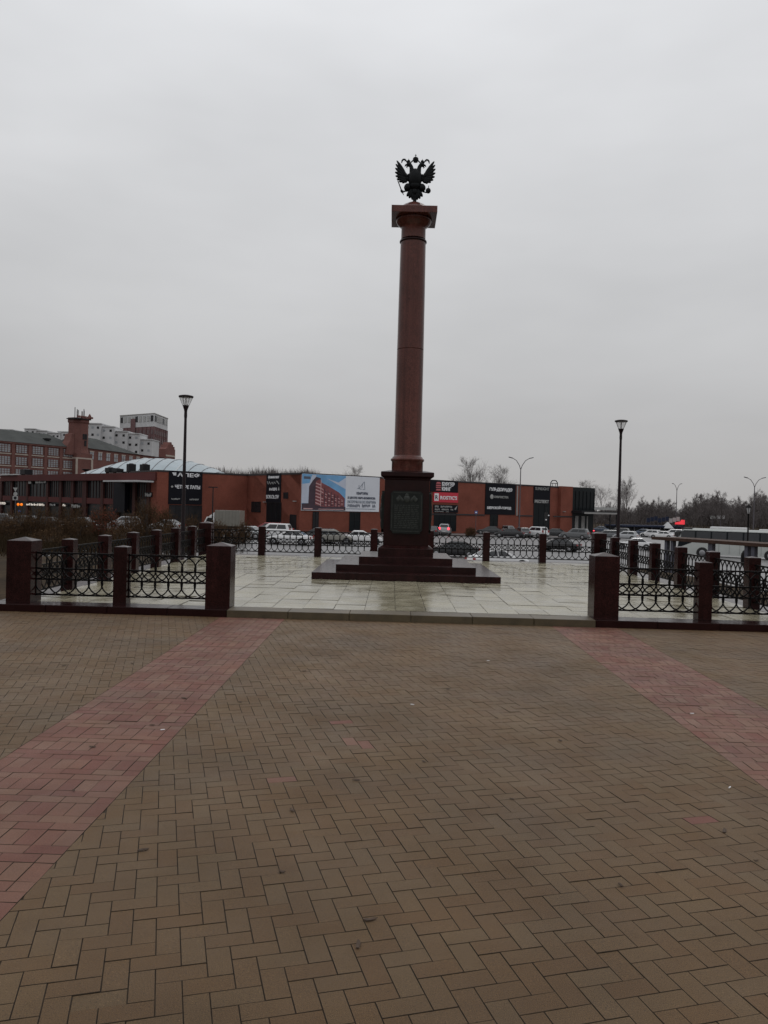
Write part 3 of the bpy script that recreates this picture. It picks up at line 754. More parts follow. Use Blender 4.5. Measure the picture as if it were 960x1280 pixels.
# rooftop plant on the wing
def rooftop(name, label, cat, px, py, Y, w_, h, d=1.6, disc=False):
    p = at(px, py, Y); p.z = zf1 + .002
    t = thing(name, label, cat, p, FE.a)
    if disc:
        mb = MB(); mb.tube([(0, 0, 0), (0, 0, h)], .08, 6); mb.build('stand', M['steeldk'], t)
        mb = MB(); mb.lathe([(.1, h-.25), (w_*.6, h-.1), (w_, h+.15), (w_*.98, h+.18), (.1, h)], 18); mb.build('dish', M['steeldk'], t)
    else:
        mb = MB(); mb.box(-w_/2, w_/2, -d/2, d/2, .25, h, .05); mb.build('casing', M['steeldk'], t)
        mb = MB()
        for sx_ in (-1, 1): mb.box(sx_*w_*.4-.07, sx_*w_*.4+.07, -d*.4, d*.4, 0, .26)
        mb.build('foot', M['concrete'], t)
        mb = MB(); mb.lathe([(min(w_, d)*.36, h-.01), (min(w_, d)*.36, h+.12), (min(w_, d)*.30, h+.13)], 14); mb.build('fan', M['galv'], t)
rooftop('rooftop_unit', 'dark boxy rooftop unit at the left end of the mall wing roof', 'rooftop unit', 33, 588, 158, 2.4, 1.25)
rooftop('satellite_dish', 'dark dish on the mall wing roof in front of the glass vault', 'dish', 107.5, 588, 139, .75, .8, disc=True)
for k, (px, w_, h) in enumerate(((138, 1.6, 1.0), (147, 1.9, .8), (164, 1.0, 1.55), (181, 1.2, 1.45))):
    rooftop('rooftop_unit', ['low dark rooftop unit left of its neighbours before the glass vault', 'wide low rooftop unit second from the left before the glass vault', 'tall narrow rooftop unit third from the left before the glass vault', 'tall rooftop unit nearest the black wall sign, before the glass vault'][k], 'rooftop unit', px, 588, 131 - k*2, w_, h, 1.2)
# glass vault over the hall: curved, panels and raised ribs
vc = at(190, 590, 151); vlt = thing('glass_vault', 'pale blue glazed vault roof rising behind the mall parapet', 'roof', (vc.x, vc.y, TOP-.8), R(8))
NU, NV = 16, 6
def vp(u, v):                                          # u across, v up the slope
    uu = u + (v - .0)*.16; x = 17.2*uu; d = 15.*v
    hgt = 5.0*(max(0, 1 - min(1, abs(uu))**2.1))*math.sin(min(1, v*1.04)*math.pi/2)**.9
    return (x, d, max(hgt, 0))
for k in range(NU):
    u0, u1 = -1.16 + 2.16*k/NU, -1.16 + 2.16*(k+1)/NU; mb = MB(); n_ = NV
    mb.add([vp(u, v/n_) for v in range(n_+1) for u in (u0, u1)] , [(2*q, 2*q+1, 2*q+3, 2*q+2) for q in range(n_)], True)
    mb.build('glass_panel', M['dome'], vlt)
for k in range(NU+1):
    u = -1.16 + 2.16*k/NU; mb = MB(); big = k % 4 == 2
    mb.tube([Vector(vp(u, v/8)) + Vector((0, 0, .02)) for v in range(9)], .13 if big else .06, 5, True, False)
    mb.build('vault_rib', M['rib'] if big else M['galv'], vlt)
mb = MB(); mb.box(-13, 15.5, 1.5, 14, -3.0, .02); mb.build('vault_curb', M['concrete'], vlt)

# ---- signs on the mall
def sign(F, name, label, x0, y0, x1, y1, board, d=.06, cat='sign'):
    a0, a1 = F.sx(x0, y0), F.sx(x1, y0); z1 = F.hit(x0, y0)[1]; z0 = F.hit(x0, y1)[1]
    z1 = min(z1, TOP - .02)
    p = F.pt((a0+a1)/2, .0, z0); t = thing(name, label, cat, p, F.a)
    w_, h = a1-a0, z1-z0
    mb = MB(); mb.box(-w_/2, w_/2, -d-.05, -.004, 0, h); mb.build('sign_board', board, t)
    t['w'] = w_; t['h'] = h; t['d'] = d+.05
    return t
def letters(t, txt, x0, x1, z0, z1, m, bold=.02, ext=.05, name='lettering'):
    w_, h, d = t['w'], t['h'], t['d']
    return place(name, text_mesh(txt, (x1-x0)*w_, (z1-z0)*h, m, ext*.5, bold), t, (-w_/2+x0*w_, -d-.003, z0*h))
def flat(t, poly, m, name, lay=0):
    w_, h, d = t['w'], t['h'], t['d']; mb = MB()
    mb.prism([(-w_/2+x*w_, z*h) for x, z in poly], -d-.012-.012*lay, -d-.002-.012*lay+ .0)
    return mb.build(name, m, t)
def rect(x0, x1, z0, z1): return [(x0, z0), (x1, z0), (x1, z1), (x0, z1)]
def blur_words(t, words, z0, z1, m, seed=1, name='lettering'):
    w_, h, d = t['w'], t['h'], t['d']; mb = MB(); rr = random.Random(seed)
    for x0, x1, n_ in words:
        for k in range(n_):
            a = x0 + (x1-x0)*k/n_; cw = (x1-x0)/n_
            for q0, q1 in ((.08, .34), (.56, .82)):
                hh = rr.choice((1, 1, .8)); lo = rr.choice((0, 0, .3))
                mb.box(-w_/2+(a+cw*q0)*w_, -w_/2+(a+cw*q1)*w_, -d-.03, -d-.002, (z0+(z1-z0)*lo)*h, (z0+(z1-z0)*hh)*h)
            zz = rr.choice((.05, .45, .85)); mb.box(-w_/2+(a+cw*.3)*w_, -w_/2+(a+cw*.6)*w_, -d-.028, -d-.002, (z0+(z1-z0)*zz)*h, (z0+(z1-z0)*min(1, zz+.16))*h)
    return mb.build(name, m, t)
s = sign(FL, 'wall_sign', 'black wall sign with three rows of white letters, on the left brick wing', 211, 588, 253, 630, M['panel'])
for k in range(4): flat(s, [(.09+.012*k, .945-.022*k-.02), (.205-.0*k, .945-.022*k-.02), (.215, .945-.022*k), (.10+.012*k, .945-.022*k)], M['lett'], 'logo_stripe')
letters(s, 'АЛЕФ', .24, .93, .82, .95, M['lett'], .03)
flat(s, [(.1+.035*math.cos(a*.785), .52+.03*math.sin(a*.785)) for a in range(8)], M['lettgrey'], 'paw_logo')
letters(s, 'ЧЕТЫРЕ ЛАПЫ', .18, .93, .47, .58, M['lett'], .03)
blur_words(s, ((.08, .34, 6), (.62, .9, 7)), .13, .18, M['lettgrey'], 3)
s = sign(FR, 'wall_sign', 'narrow black wall sign with four rows of letters on the return wall', 334, 590.3, 352, 627.5, M['panel'])
letters(s, 'фамилия', .14, .88, .80, .93, M['lett'], .02)
mb = MB(); mb.tube([((x-.5)*s['w'], -s['d']-.03, z*s['h']) for x, z in ((.08, .72), (.16, .62), (.22, .72), (.32, .62), (.42, .70), (.5, .62), (.56, .70), (.66, .64), (.74, .74), (.9, .62))], .06, 4); mb.build('script_lettering', M['lettgrey'], s)
blur_words(s, ((.22, .76, 5),), .40, .50, M['lett'], 5); flat(s, [(.82, .41), (.92, .41), (.92, .45), (.88, .54), (.82, .44)], M['lettgrey'], 'logo_mark')
letters(s, 'SOKOLOV', .02, .9, .12, .25, M['lett'], .0)
s = sign(FM, 'wall_sign', 'black sign board with the striped bun logo, right of the pedestal', 537.5, 599.9, 572.3, 614.5, M['panel'])
for z0, z1, ins in ((.70, .86, .03), (.50, .62, 0), (.34, .44, 0), (.12, .26, .02)): flat(s, [(.20+ins, z1), (.20, z0), (.38, z0), (.38-ins, z1)], M['pinkred'], 'logo_bar')
letters(s, 'БУРГЕР', .41, .86, .52, .87, M['lett'], .04); letters(s, 'КИНГ', .41, .74, .12, .45, M['lett'], .04)
s = sign(FM, 'wall_sign', 'red sign board with white letters and a pale square logo', 541.5, 615, 572.2, 627.6, M['redsign'], .10)
flat(s, rect(.03, .20, .14, .88), M['lett'], 'logo_square'); mb = MB()
place('logo_letter', text_mesh('R', .11*s['w'], .42*s['h'], M['panel'], .01, .01), s, (-s['w']/2+.065*s['w'], -s['d']-.016, .28*s['h']))
letters(s, "ROSTIC'S", .26, .95, .28, .66, M['lett'], .03)
s = sign(FM, 'wall_sign', 'black sign board with small grey green writing below the red one', 541.5, 630.6, 572.2, 640.3, M['panel'])
blur_words(s, ((.05, .2, 3), (.28, .75, 8)), .62, .88, M['lettgrey'], 7); blur_words(s, ((.05, .25, 4), (.32, .62, 6), (.68, .8, 2)), .28, .5, M['lettgrey'], 8)
blur_words(s, ((.05, .4, 8), (.5, .62, 3)), .05, .16, M['lettgrey'], 9); flat(s, [(.84, .45), (.97, .95), (.92, .5), (.90, .35)], M['lettgrey'], 'leaf_logo')
s = sign(FM, 'wall_sign', 'large square black sign with three rows of white letters', 606.8, 603.8, 644.5, 643, M['panel'])
o = letters(s, 'ЭЛЬДОРАДО', .10, .86, .74, .87, M['lett'], .045)
for v in o.data.vertices: v.co.x += v.co.z*.22
mb = MB(); mb.lathe([(.055*s['w'], -.02), (.055*s['w'], .03), (.035*s['w'], .032)], 14); o = mb.build('round_logo', M['lettgrey'], s, (-.30*s['w'], -s['d']-.03, .57*s['h'])); o.rotation_euler = (R(90), 0, 0)
letters(s, 'ХИМЧИСТКА', .27, .75, .53, .61, M['lettgrey'], .02)
letters(s, 'ШЕРСКОЙ-ГОРОД', .06, .85, .16, .28, M['lett'], .035)
s = sign(FM, 'wall_sign', 'narrow black sign with two rows of pale letters, near the glass corner', 667, 606.2, 687.5, 629, M['panel'])
letters(s, 'SUNLIGHT', .08, .92, .74, .90, M['lettgrey'], .0); letters(s, 'РЕСПЕКТ', .06, .92, .02, .20, M['lettgrey'], .04)
s = sign(FM, 'canopy_sign', 'pale horizontal sign standing on the mall entrance canopy', 729, 633.5, 756, 636.8, M['lettgrey'], .05)
s.location = s.location + FM.n*2.6
mb = MB()
for x in (-.4, 0, .4): mb.box(x*s['w']-.05, x*s['w']+.05, -.08, -.02, zcan+.08-s.location.z, .02)
mb.build('sign_leg', M['steeldk'], s)
# ---- the big printed hoarding
s = sign(FM, 'billboard', 'big advertising hoarding with a printed apartment block and white text half', 377.2, 591.9, 474.2, 638, M['printwhite'], .10, 'billboard')
flat(s, rect(.0, .545, .02, .995), M['bluesky'], 'printed_sky', 0)
flat(s, [(0, .2), (.15, .2), (.17, .98), (.12, .98), (.09, .75), (0, .72)], M['bluepale'], 'printed_cloud', 1)
flat(s, [(.30, .9), (.545, .62), (.545, .95), (.45, .8)], M['bluepale'], 'printed_cloud', 1)
flat(s, rect(.02, .10, .86, .93), M['printtext'], 'printed_logo', 1)
flat(s, [(.08, .16), (.215, .12), (.225, .90), (.17, .93), (.13, .83), (.085, .66)], M['printdark'], 'printed_dark_side', 2)
flat(s, [(.16, .12), (.225, .10), (.535, .12), (.535, .36), (.46, .52), (.33, .68), (.235, .78), (.215, .88), (.165, .80)], M['printred'], 'printed_front', 3)
def edge(p, q, wd, m, lay, name):
    w_, h = s['w'], s['h']; ax, az, bx_, bz = p[0]*w_, p[1]*h, q[0]*w_, q[1]*h; ln = math.hypot(bx_-ax, bz-az); nx, nz_ = -(bz-az)/ln*wd, (bx_-ax)/ln*wd
    flat(s, [((ax+nx)/w_, (az+nz_)/h), ((ax-nx)/w_, (az-nz_)/h), ((bx_-nx)/w_, (bz-nz_)/h), ((bx_+nx)/w_, (bz+nz_)/h)], m, name, lay)
for k in range(7):
    f_ = k/6.; zl = .20 + .54*f_; zr = .17 + .17*f_
    edge((.165, zl+.02), (.225, zl-.03), .07, M['printpink'], 4, 'printed_balcony')
    for q in range(7):
        t0, t1 = q/7., (q+.62)/7.; z0_, z1_ = zl+(zr-zl)*t0**.8, zl+(zr-zl)*t1**.8
        if zl < .72 - .0*q: edge((.235+.295*t0, z0_-.03), (.235+.295*t1, z1_-.03), .055 - .004*q, M['printpink'] if (q+k) % 3 else M['printdark'], 4, 'printed_balcony')
edge((.228, .10), (.228, .84), .06, M['printpink'], 5, 'printed_corner')
for q in range(1, 6): edge((.235+.295*q/7, .12), (.235+.295*q/7, .70-.34*(q/7.)**.8), .05, M['printdark'], 5, 'printed_recess')
flat(s, [(0, .02), (.545, .02), (.545, .12), (.3, .10), (.22, .13), (.1, .2), (0, .19)], M['printdark'], 'printed_street', 6)
edge((.02, .05), (.13, .05), .08, M['printpink'], 7, 'printed_kerb'); edge((.2, .045), (.52, .05), .05, M['printpink'], 7, 'printed_kerb')
for p_, q_ in (((.72, .66), (.79, .86)), ((.79, .86), (.80, .64)), ((.72, .66), (.72, .76)), ((.76, .68), (.765, .80)), ((.70, .66), (.755, .64)), ((.77, .63), (.80, .64))): edge(p_, q_, .05, M['printgrey'], 1, 'printed_house_logo')
letters(s, 'КВАРТИРЫ', .69, .84, .485, .56, M['printtext'], .02); letters(s, 'В ЦЕНТРЕ НАРО-ФОМИНСКА', .575, .945, .345, .425, M['printtext'], .03)
letters(s, 'РАССРОЧКА НА ВСЕ КВАРТИРЫ', .575, .95, .235, .315, M['printgrey'], .0)
blur_words(s, ((.575, .74, 7), (.765, .88, 6), (.905, .95, 2)), .12, .205, M['printtext'], 12); edge((.56, .075), (.95, .075), .05, M['printgrey'], 1, 'printed_line')
mb = MB(); w_, h = s['w'], s['h']
for q in range(9):
    mb.box(-w_/2+w_*q/8-.03, -w_/2+w_*q/8+.03, -.16, -.03, h, h+.12)
mb.build('hanger', M['steeldk'], s)

# ================================================================ FACTORY, TOWER, FLATS (far left)
fl0 = at(0, 600, 208); fl1 = at(97, 600, 230)
ux, uy = fl1.x-fl0.x, fl1.y-fl0.y; fl_ = math.hypot(ux, uy)
FF = Facade((fl0.x - ux*.8, fl0.y - uy*.8), ux, uy); S0 = fl_*.8; S1 = fl_*1.8
gF = lot(-40) - .3
zea = FF.hit(50, 555.5)[1]
fac = thing('factory_building', 'old red brick factory with rows of multi pane windows and grey roof', 'building', (*FF.pt(S1)[:2], gF))
def fsub(F, name, a0, a1, d0, d1, z0, z1, m, par=None): return F.box(name, a0, a1, d0, d1, z0, z1, m, par or fac)
fsub(FF, 'wall', 0, S1, -16, 0, gF, zea, M['oldbrick'])
mb = MB(); zr = FF.hit(35, 541)[1] + .9
mb.loft([[(0, -.5, zea), (S1, -.5, zea), (S1, 16.4, zea), (0, 16.4, zea)], [(0, 7.5, zr), (S1-4.5, 7.5, zr), (S1-4.5, 8.5, zr), (0, 8.5, zr)]], True)
o = mb.build('roof', M['slate'], fac, FF.pt(0) - fac.location, FF.a)
fsub(FF, 'cornice', 0, S1+.1, .003, .35, zea-.45, zea-.003, M['oldbrick'])
wxs = (-58, -37, -16, 4, 22, 44.5, 64, 84); rowz = [(557.0, 566.5), (571.5, 581.5), (586.5, 596)]
sp_ = (FF.sx(84, 565)-FF.sx(4, 565))/4
bm_ = MB(); hw = sp_*.335
for q in range(5): bm_.box(-hw+2*hw*q/4-.05, -hw+2*hw*q/4+.05, -.16, -.081, 0, 2.15)
for q in range(5): bm_.box(-hw, hw, -.15, -.081, 2.15*q/4-.045, 2.15*q/4+.045)
frame_me = bm_.mesh('window_frame', M['oldbrick']); bm_ = MB(); bm_.box(-hw, hw, -.08, 0, 0, 2.15); win_me = bm_.mesh('window', M['winpale'])
bm_ = MB(); bm_.box(-hw*.08, hw*.08, -.2, -.081, 0, 2.15); 
for r_, (ya, yb) in enumerate(rowz):
    zz = FF.hit(45, (ya+yb)/2+1.2)[1] - 1.07
    for k in range(-3, 5):
        a = FF.sx(4, 565) + sp_*k + .35
        o = place('window', win_me, fac, FF.pt(a, 0, zz) - fac.location, FF.a); place('window_frame', frame_me, o)
        b = a + sp_/2
        if r_ == 0: fsub(FF, 'pilaster', b-.5, b+.5, .003, .22, gF, zea-.46, M['oldbrick'])
    fsub(FF, 'band_course', 0, S1, .003, .12, zz-.55, zz-.25, M['stone'])
for px in (6, 60): # roof dormers
    a, z = FF.hit(px, 549, -2.5); mb = MB(); mb.box(-.8, .8, -.3, 1.6, 0, .45); mb.build('dormer', M['steeldk'], fac, FF.pt(a, -2.5, z-.2) - fac.location, FF.a)
# stair tower
tp = at(97.5, 560, 231); ztop_ = at(98, 523, 231).z
tw = thing('brick_tower', 'square red brick stair tower with antennas on top beside the factory', 'tower', (tp.x, tp.y, gF), FF.a)
H_ = ztop_ - gF; hb = 2.75
def tb(name, m, f): mb = MB(); f(mb); return mb.build(name, m, tw)
tb('shaft', M['oldbrick'], lambda b: b.box(-hb, hb, -hb, hb, 0, H_*.62))
tb('upper_shaft', M['oldbrick'], lambda b: b.loft([[(r*math.cos(R(22.5+45*k)), r*math.sin(R(22.5+45*k)), z) for k in range(8)] for r, z in ((3.05, H_*.62), (2.9, H_*.66), (2.85, H_*.94), (3.1, H_*.955), (3.1, H_))], True))
tb('stone_band', M['stone'], lambda b: b.box(-hb-.06, hb+.06, -hb-.06, hb+.06, H_*.56, H_*.575))
for sx_ in (-1, 1): tb('corner_pilaster', M['stone'], lambda b: b.box(sx_*hb-.3, sx_*hb+.3, -hb-.25, -hb+.003, H_*.30, H_*.56))
for k in range(5): tb('battlement', M['oldbrick'], lambda b: b.box(-2.6+1.15*k, -1.9+1.15*k, -3.0, -2.5, H_, H_+.55))
tb('turret', M['oldbrick'], lambda b: b.lathe([(.45, H_-.2), (.45, H_+.9), (.05, H_+1.6)], 8, (2.7, -1.5)))
for x, z in ((-.3, .80), (.55, .80), (.3, .73)): tb('tower_window', M['windk'], lambda b: b.box(x-.35, x+.35, -2.80, -2.5, H_*z-.8, H_*z+.8))
for k, (x, h) in enumerate(((-2.2, 3.), (-1.2, 2.0), (-.9, 2.6), (1.1, 2.2), (2.0, 3.), (2.4, 2.6), (.3, 1.4))): tb('antenna', M['galv'], lambda b: b.tube([(x, -1+.3*k, H_), (x, -1+.3*k, H_+h)], .11, 5))
tb('antenna_panel', M['lettgrey'], lambda b: b.box(-1.35, -.95, -1.2, -.9, H_+.9, H_+2.3)); tb('antenna_panel', M['lettgrey'], lambda b: b.box(.9, 1.3, -.3, 0, H_+.8, H_+2.2))
tb('platform', M['steeldk'], lambda b: b.box(-3.5, 1.8, -3.2, 1, H_-.5, H_-.25))
tb('gable', M['oldbrick'], lambda b: b.prism([(-5.6, H_*.60), (-2.7, H_*.60), (-2.7, H_*.83), (-3.4, H_*.82), (-3.9, H_*.75), (-4.9, H_*.70)], -1.5, 1.5))
# right wing of the factory
wr0 = at(109, 580, 236); wr1 = at(216, 580, 286)
FW = Facade((wr0.x, wr0.y), wr1.x-wr0.x, wr1.y-wr0.y); LW = math.hypot(wr1.x-wr0.x, wr1.y-wr0.y)
fw = thing('factory_wing', 'lower red brick factory wing with grey roof right of the tower', 'building', (wr0.x, wr0.y, gF))
zw = FW.hit(112, 560.5)[1]
fsub(FW, 'wall', 0, LW, -12, 0, gF, zw, M['oldbrick'], fw)
mb = MB(); zr2 = FW.hit(113, 548)[1]
mb.loft([[(0, -.4, zw), (LW*.56, -.4, zw), (LW*.56, 12.4, zw), (0, 12.4, zw)], [(0, 5.5, zr2+.8), (LW*.24, 5.5, zr2+.8), (LW*.24, 6.5, zr2+.8), (0, 6.5, zr2+.8)]], True); mb.build('roof', M['slate'], fw, FW.pt(0)-fw.location, FW.a)
mb = MB(); mb.loft([[(LW*.55, -.4, zw+.01), (LW, -.4, zw+.01), (LW, 12.4, zw+.01), (LW*.55, 12.4, zw+.01)], [(LW*.58, 5.5, zw+.6), (LW, 5.5, zw+.6), (LW, 6.5, zw+.6), (LW*.58, 6.5, zw+.6)]], True); mb.build('roof', M['slate'], fw, FW.pt(0)-fw.location, FW.a)
for k in range(12):
    a = LW*(k+.5)/12; z = FW.hit(112, 563.5)[1]
    o = fsub(FW, 'window', a-.95, a+.95, .002, .1, z-2.5, z-.3, M['winpale'], fw)
    mb = MB(); mb.box(-.05, .05, -.16, -.101, 0, 2.2); mb.box(-.95, .95, -.16, -.101, 1.1, 1.2); mb.build('window_frame', M['oldbrick'], o)
    fsub(FW, 'window_head', a-1.1, a+1.1, .003, .16, z-.28, z+.02, M['stone'], fw)
ga = FW.sx(211, 560); mb = MB()
mb.prism([(-3.4, 0), (3.4, 0), (3.4, 4.6), (2.9, 4.6), (2.9, 5.5), (1.9, 5.5), (1.9, 6.2), (1.0, 6.2), (.6, 7.0), (-.3, 7.0), (-.8, 6.0), (-1.8, 6.0), (-2.2, 5.0), (-3.4, 4.4)], -.7, 2); mb.build('stepped_gable', M['oldbrick'], fw, FW.pt(ga, 0, FW.hit(211, 575)[1]-.6)-fw.location, FW.a)
fsub(FW, 'stone_band', ga-3.3, ga+3.3, .71, .8, FW.hit(211, 571)[1], FW.hit(211, 569)[1], M['stone'], fw)
# white stepped flats behind
def flats(label, Y, steps, gl_=None):
    p = at(steps[0][0], 590, Y); t = thing('apartment_block', label, 'building', (p.x, Y, gF))
    for k, (x0, x1, y) in enumerate(steps):
        a, b = at(x0, y, Y), at(x1, y, Y); dd = Y*.0 + k*1.5
        mb = MB(); mb.box(a.x-p.x, b.x-p.x-.01, dd, dd+10, 0, a.z-gF); w_ = mb.build('block', M['stucco'], t)
        mb = MB(); mb.box(a.x-p.x-.2, b.x-p.x+.19, dd-.35, dd+10, a.z-gF, a.z-gF+.35); mb.build('parapet', M['stucco'], t)
        n_ = max(2, int((b.x-a.x)/1.9))
        for r_ in range(4):
            z = a.z - gF - 1.9 - r_*2.8
            if z < 8: break
            for q in range(n_):
                x = a.x-p.x + (b.x-a.x)*(q+.5)/n_
                mb = MB(); mb.box(x-.45, x+.45, dd-.06, dd-.003, z, z+.9); o = mb.build('window', M['winpale'] if (q*7+r_*5+k) % 3 == 1 else M['windk'], t)
flats('white terraced flats stepping down to the right behind the factory', 308, ((106, 126, 529.5), (124, 141, 533), (138, 156, 538.5), (154, 170, 541), (168, 184, 548)))
flats('pale flats just visible over the left end of the factory roof', 380, ((-8, 16, 537), (18, 27, 540), (27, 41, 535.5), (41, 53, 537.5), (53, 68, 540), (64, 86, 538)))
# high block
hp = at(192, 560, 330); hl = at(149.5, 560, 343); hr = at(208.5, 560, 350)
hb_ = thing('tower_block', 'tall brick apartment tower with white open top storeys', 'building', (hp.x, hp.y, gF))
FA = Facade((hl.x, hl.y), hp.x-hl.x, hp.y-hl.y); LA = math.hypot(hp.x-hl.x, hp.y-hl.y)
FB = Facade((hp.x, hp.y), hr.x-hp.x, hr.y-hp.y); LB = math.hypot(hr.x-hp.x, hr.y-hp.y)
zt = FA.hit(191, 517.5)[1]; zm = FA.hit(191, 533)[1]
def tri(z0, z1, g, name, m):
    mb = MB(); P = [FA.pt(0, g), FA.pt(LA, g) if not g else FA.pt(LA, 0)+(FA.n+FB.n)*g, FB.pt(LB, g), FA.pt(0, -LB*.9)]
    if FA.O: P = P
    mb.loft([[(q.x-hp.x, q.y-hp.y, z0-gF) for q in P], [(q.x-hp.x, q.y-hp.y, z1-gF) for q in P]], True); return mb.build(name, m, hb_)
tri(gF, zm, 0, 'brick_storeys', M['towerbrick']); tri(zm, zt, .15, 'white_storeys', M['stucco']); tri(zt, zt+.4, .35, 'roof_edge', M['concrete'])
for F, Ln, n_ in ((FA, LA, 9), (FB, LB, 7)):
    for k in range(n_):
        a = Ln*(k+.5)/n_; wd = Ln/n_*.30
        F.box('window', a-wd, a+wd, .155, .3, zm+2.2, zt-.6, M['lettgrey'] if k % 4 else M['windk'], hb_)
        for r_ in range(7):
            F.box('window', a-wd*.8, a+wd*.8, .002, .1, zm-3.2-3.1*r_, zm-1.4-3.1*r_, M['winbrick'], hb_)
        F.box('pier', a+Ln/n_*.42, a+Ln/n_*.58, .002, .25, gF+15, zm-.01, M['towerbrick'], hb_)
FA.box('dark_bay', LA*.34, LA*.47, .16, .42, zm-3, zt-1.5, M['towerbrick'], hb_)
# ================================================================ VEHICLES
CARS = {'sedan': (4.5, 1.78, 1.44, [(-.5,.60,.84),(-.485,.88,.93),(-.36,.95,1),(-.12,.93,1),(.2,.93,1),(.40,.82,.98),(.475,.70,.88),(.5,.55,.80)], (-.40,.27,-.21,.06)),
        'hatch': (4.1, 1.74, 1.50, [(-.5,.62,.86),(-.49,.92,.95),(-.36,.97,1),(-.1,.95,1),(.24,.94,1),(.41,.84,.98),(.48,.70,.88),(.5,.55,.80)], (-.475,.30,-.37,.10)),
        'suv': (4.5, 1.86, 1.72, [(-.5,.68,.9),(-.49,1.05,.96),(-.36,1.08,1),(-.1,1.07,1),(.22,1.06,1),(.42,.98,.98),(.485,.82,.90),(.5,.62,.84)], (-.475,.26,-.41,.10)),
        'wagon': (4.7, 1.80, 1.50, [(-.5,.62,.86),(-.49,.92,.95),(-.36,.97,1),(-.1,.95,1),(.22,.94,1),(.41,.84,.98),(.48,.70,.88),(.5,.55,.80)], (-.478,.26,-.41,.07))}
CC = {}
def car_meshes(kind):
    if kind in CC: return CC[kind]
    Ln, W, H, st, cab = CARS[kind]; d = {}
    mb = MB(); rings = []
    for x, zb, wf in st:
        w_ = W/2*wf; x *= Ln
        rings.append([(x, -w_*.86, .24), (x, w_*.86, .24), (x, w_*.98, .36), (x, w_, .55), (x, w_*.97, zb-.10), (x, w_*.90, zb), (x, -w_*.90, zb), (x, -w_*.97, zb-.10), (x, -w_, .55), (x, -w_*.98, .36)])
    mb.loft(rings, True)
    b0, b1, t0, t1 = [c*Ln for c in cab]; wb, wt = W/2*.88, W/2*.70; zb = st[3][1]-.04
    base = [(b0, -wb, zb), (b1, -wb, zb), (b1, wb, zb), (b0, wb, zb)]; top = [(t0, -wt, H-.06), (t1, -wt, H-.06), (t1, wt, H-.06), (t0, wt, H-.06)]
    tt = [(t0+.1, -wt+.12, H), (t1-.15, -wt+.12, H), (t1-.15, wt-.12, H), (t0+.1, wt-.12, H)]
    mb.loft([base, top, tt], True); d['body'] = mb
    B = [Vector(p) for p in base]; T = [Vector(p) for p in top]
    def pane(i, j, u0, u1, v0, v1):
        f = lambda u, v: (B[i]*(1-u)+B[j]*u)*(1-v) + (T[i]*(1-u)+T[j]*u)*v
        n_ = (B[j]-B[i]).cross(T[i]-B[i]).normalized()*.012
        m_ = MB(); q = [f(u0, v0), f(u1, v0), f(u1, v1), f(u0, v1)]
        m_.loft([[p for p in q], [p+n_ for p in q]], True); return m_
    d['windscreen'] = [pane(1, 2, .07, .93, .10, .94)]; d['rear_window'] = [pane(3, 0, .08, .92, .25, .92)]
    d['side_window'] = [pane(0, 1, .10, .46, .14, .90), pane(0, 1, .49, .86, .14, .90), pane(2, 3, .14, .51, .14, .90), pane(2, 3, .54, .90, .14, .90)]
    xw = Ln*.30; d['wheel'] = [(sx_*xw + (.03*Ln if sx_ > 0 else 0), sy_*(W/2-.10)) for sx_ in (-1, 1) for sy_ in (-1, 1)]
    bm_ = MB(); bm_.box(-Ln/2-.03, Ln/2+.0, -W*.40, W*.40, .2, .42); 
    for x, y in d['wheel']: bm_.tube([(x, y-.13*(1 if y > 0 else -1), .34), (x, y+.112*(1 if y > 0 else -1), .34)], .395, 16, True, False)
    d['trim'] = bm_
    zl = st[-2][1]-.06; hl = MB(); 
    d['headlight'] = []; d['tail_light'] = []
    for s_ in (-1, 1):
        m_ = MB(); m_.box(Ln*.462, Ln*.497, s_*W*.27, s_*W*.42, zl-.09, zl+.03); d['headlight'].append(m_)
        m_ = MB(); zt_ = st[1][1]-.08; m_.box(-Ln*.503, -Ln*.48, s_*W*.30, s_*W*.455, zt_-.14, zt_+(.22 if kind == 'suv' else .04)); d['tail_light'].append(m_)
    m_ = MB(); m_.box(-Ln*.508, -Ln*.5, -.26, .26, .52, .63); d['number_plate'] = m_
    r = {'trim': d['trim'].mesh('under_trim', M['trim']), 'windscreen': d['windscreen'][0].mesh('windscreen', M['carglass']), 'rear_window': d['rear_window'][0].mesh('rear_window', M['carglass']),
         'side_window': [q.mesh('side_window', M['carglass']) for q in d['side_window']], 'headlight': [q.mesh('headlight', M['headl']) for q in d['headlight']],
         'tail_light': [q.mesh('tail_light', M['taill']) for q in d['tail_light']], 'tail_lit': [q.mesh('tail_light', M['taillit']) for q in d['tail_light']], 'number_plate': d['number_plate'].mesh('number_plate', M['plate']), 'wheel': d['wheel'], 'mb': d['body'], 'body': {}}
    CC[kind] = r; return r
m_ = MB(); m_.tube([(0, -.1, 0), (0, .1, 0)], .325, 18, True, False); WHEEL = m_.mesh('wheel', M['tyre'])
m_ = MB(); m_.lathe([(.06, .118), (.20, .112), (.215, .095)], 14); m_.v = [(x, z, y) for x, y, z in m_.v]; m_.f = [f[::-1] for f in m_.f]; RIM = m_.mesh('rim', M['rim'])
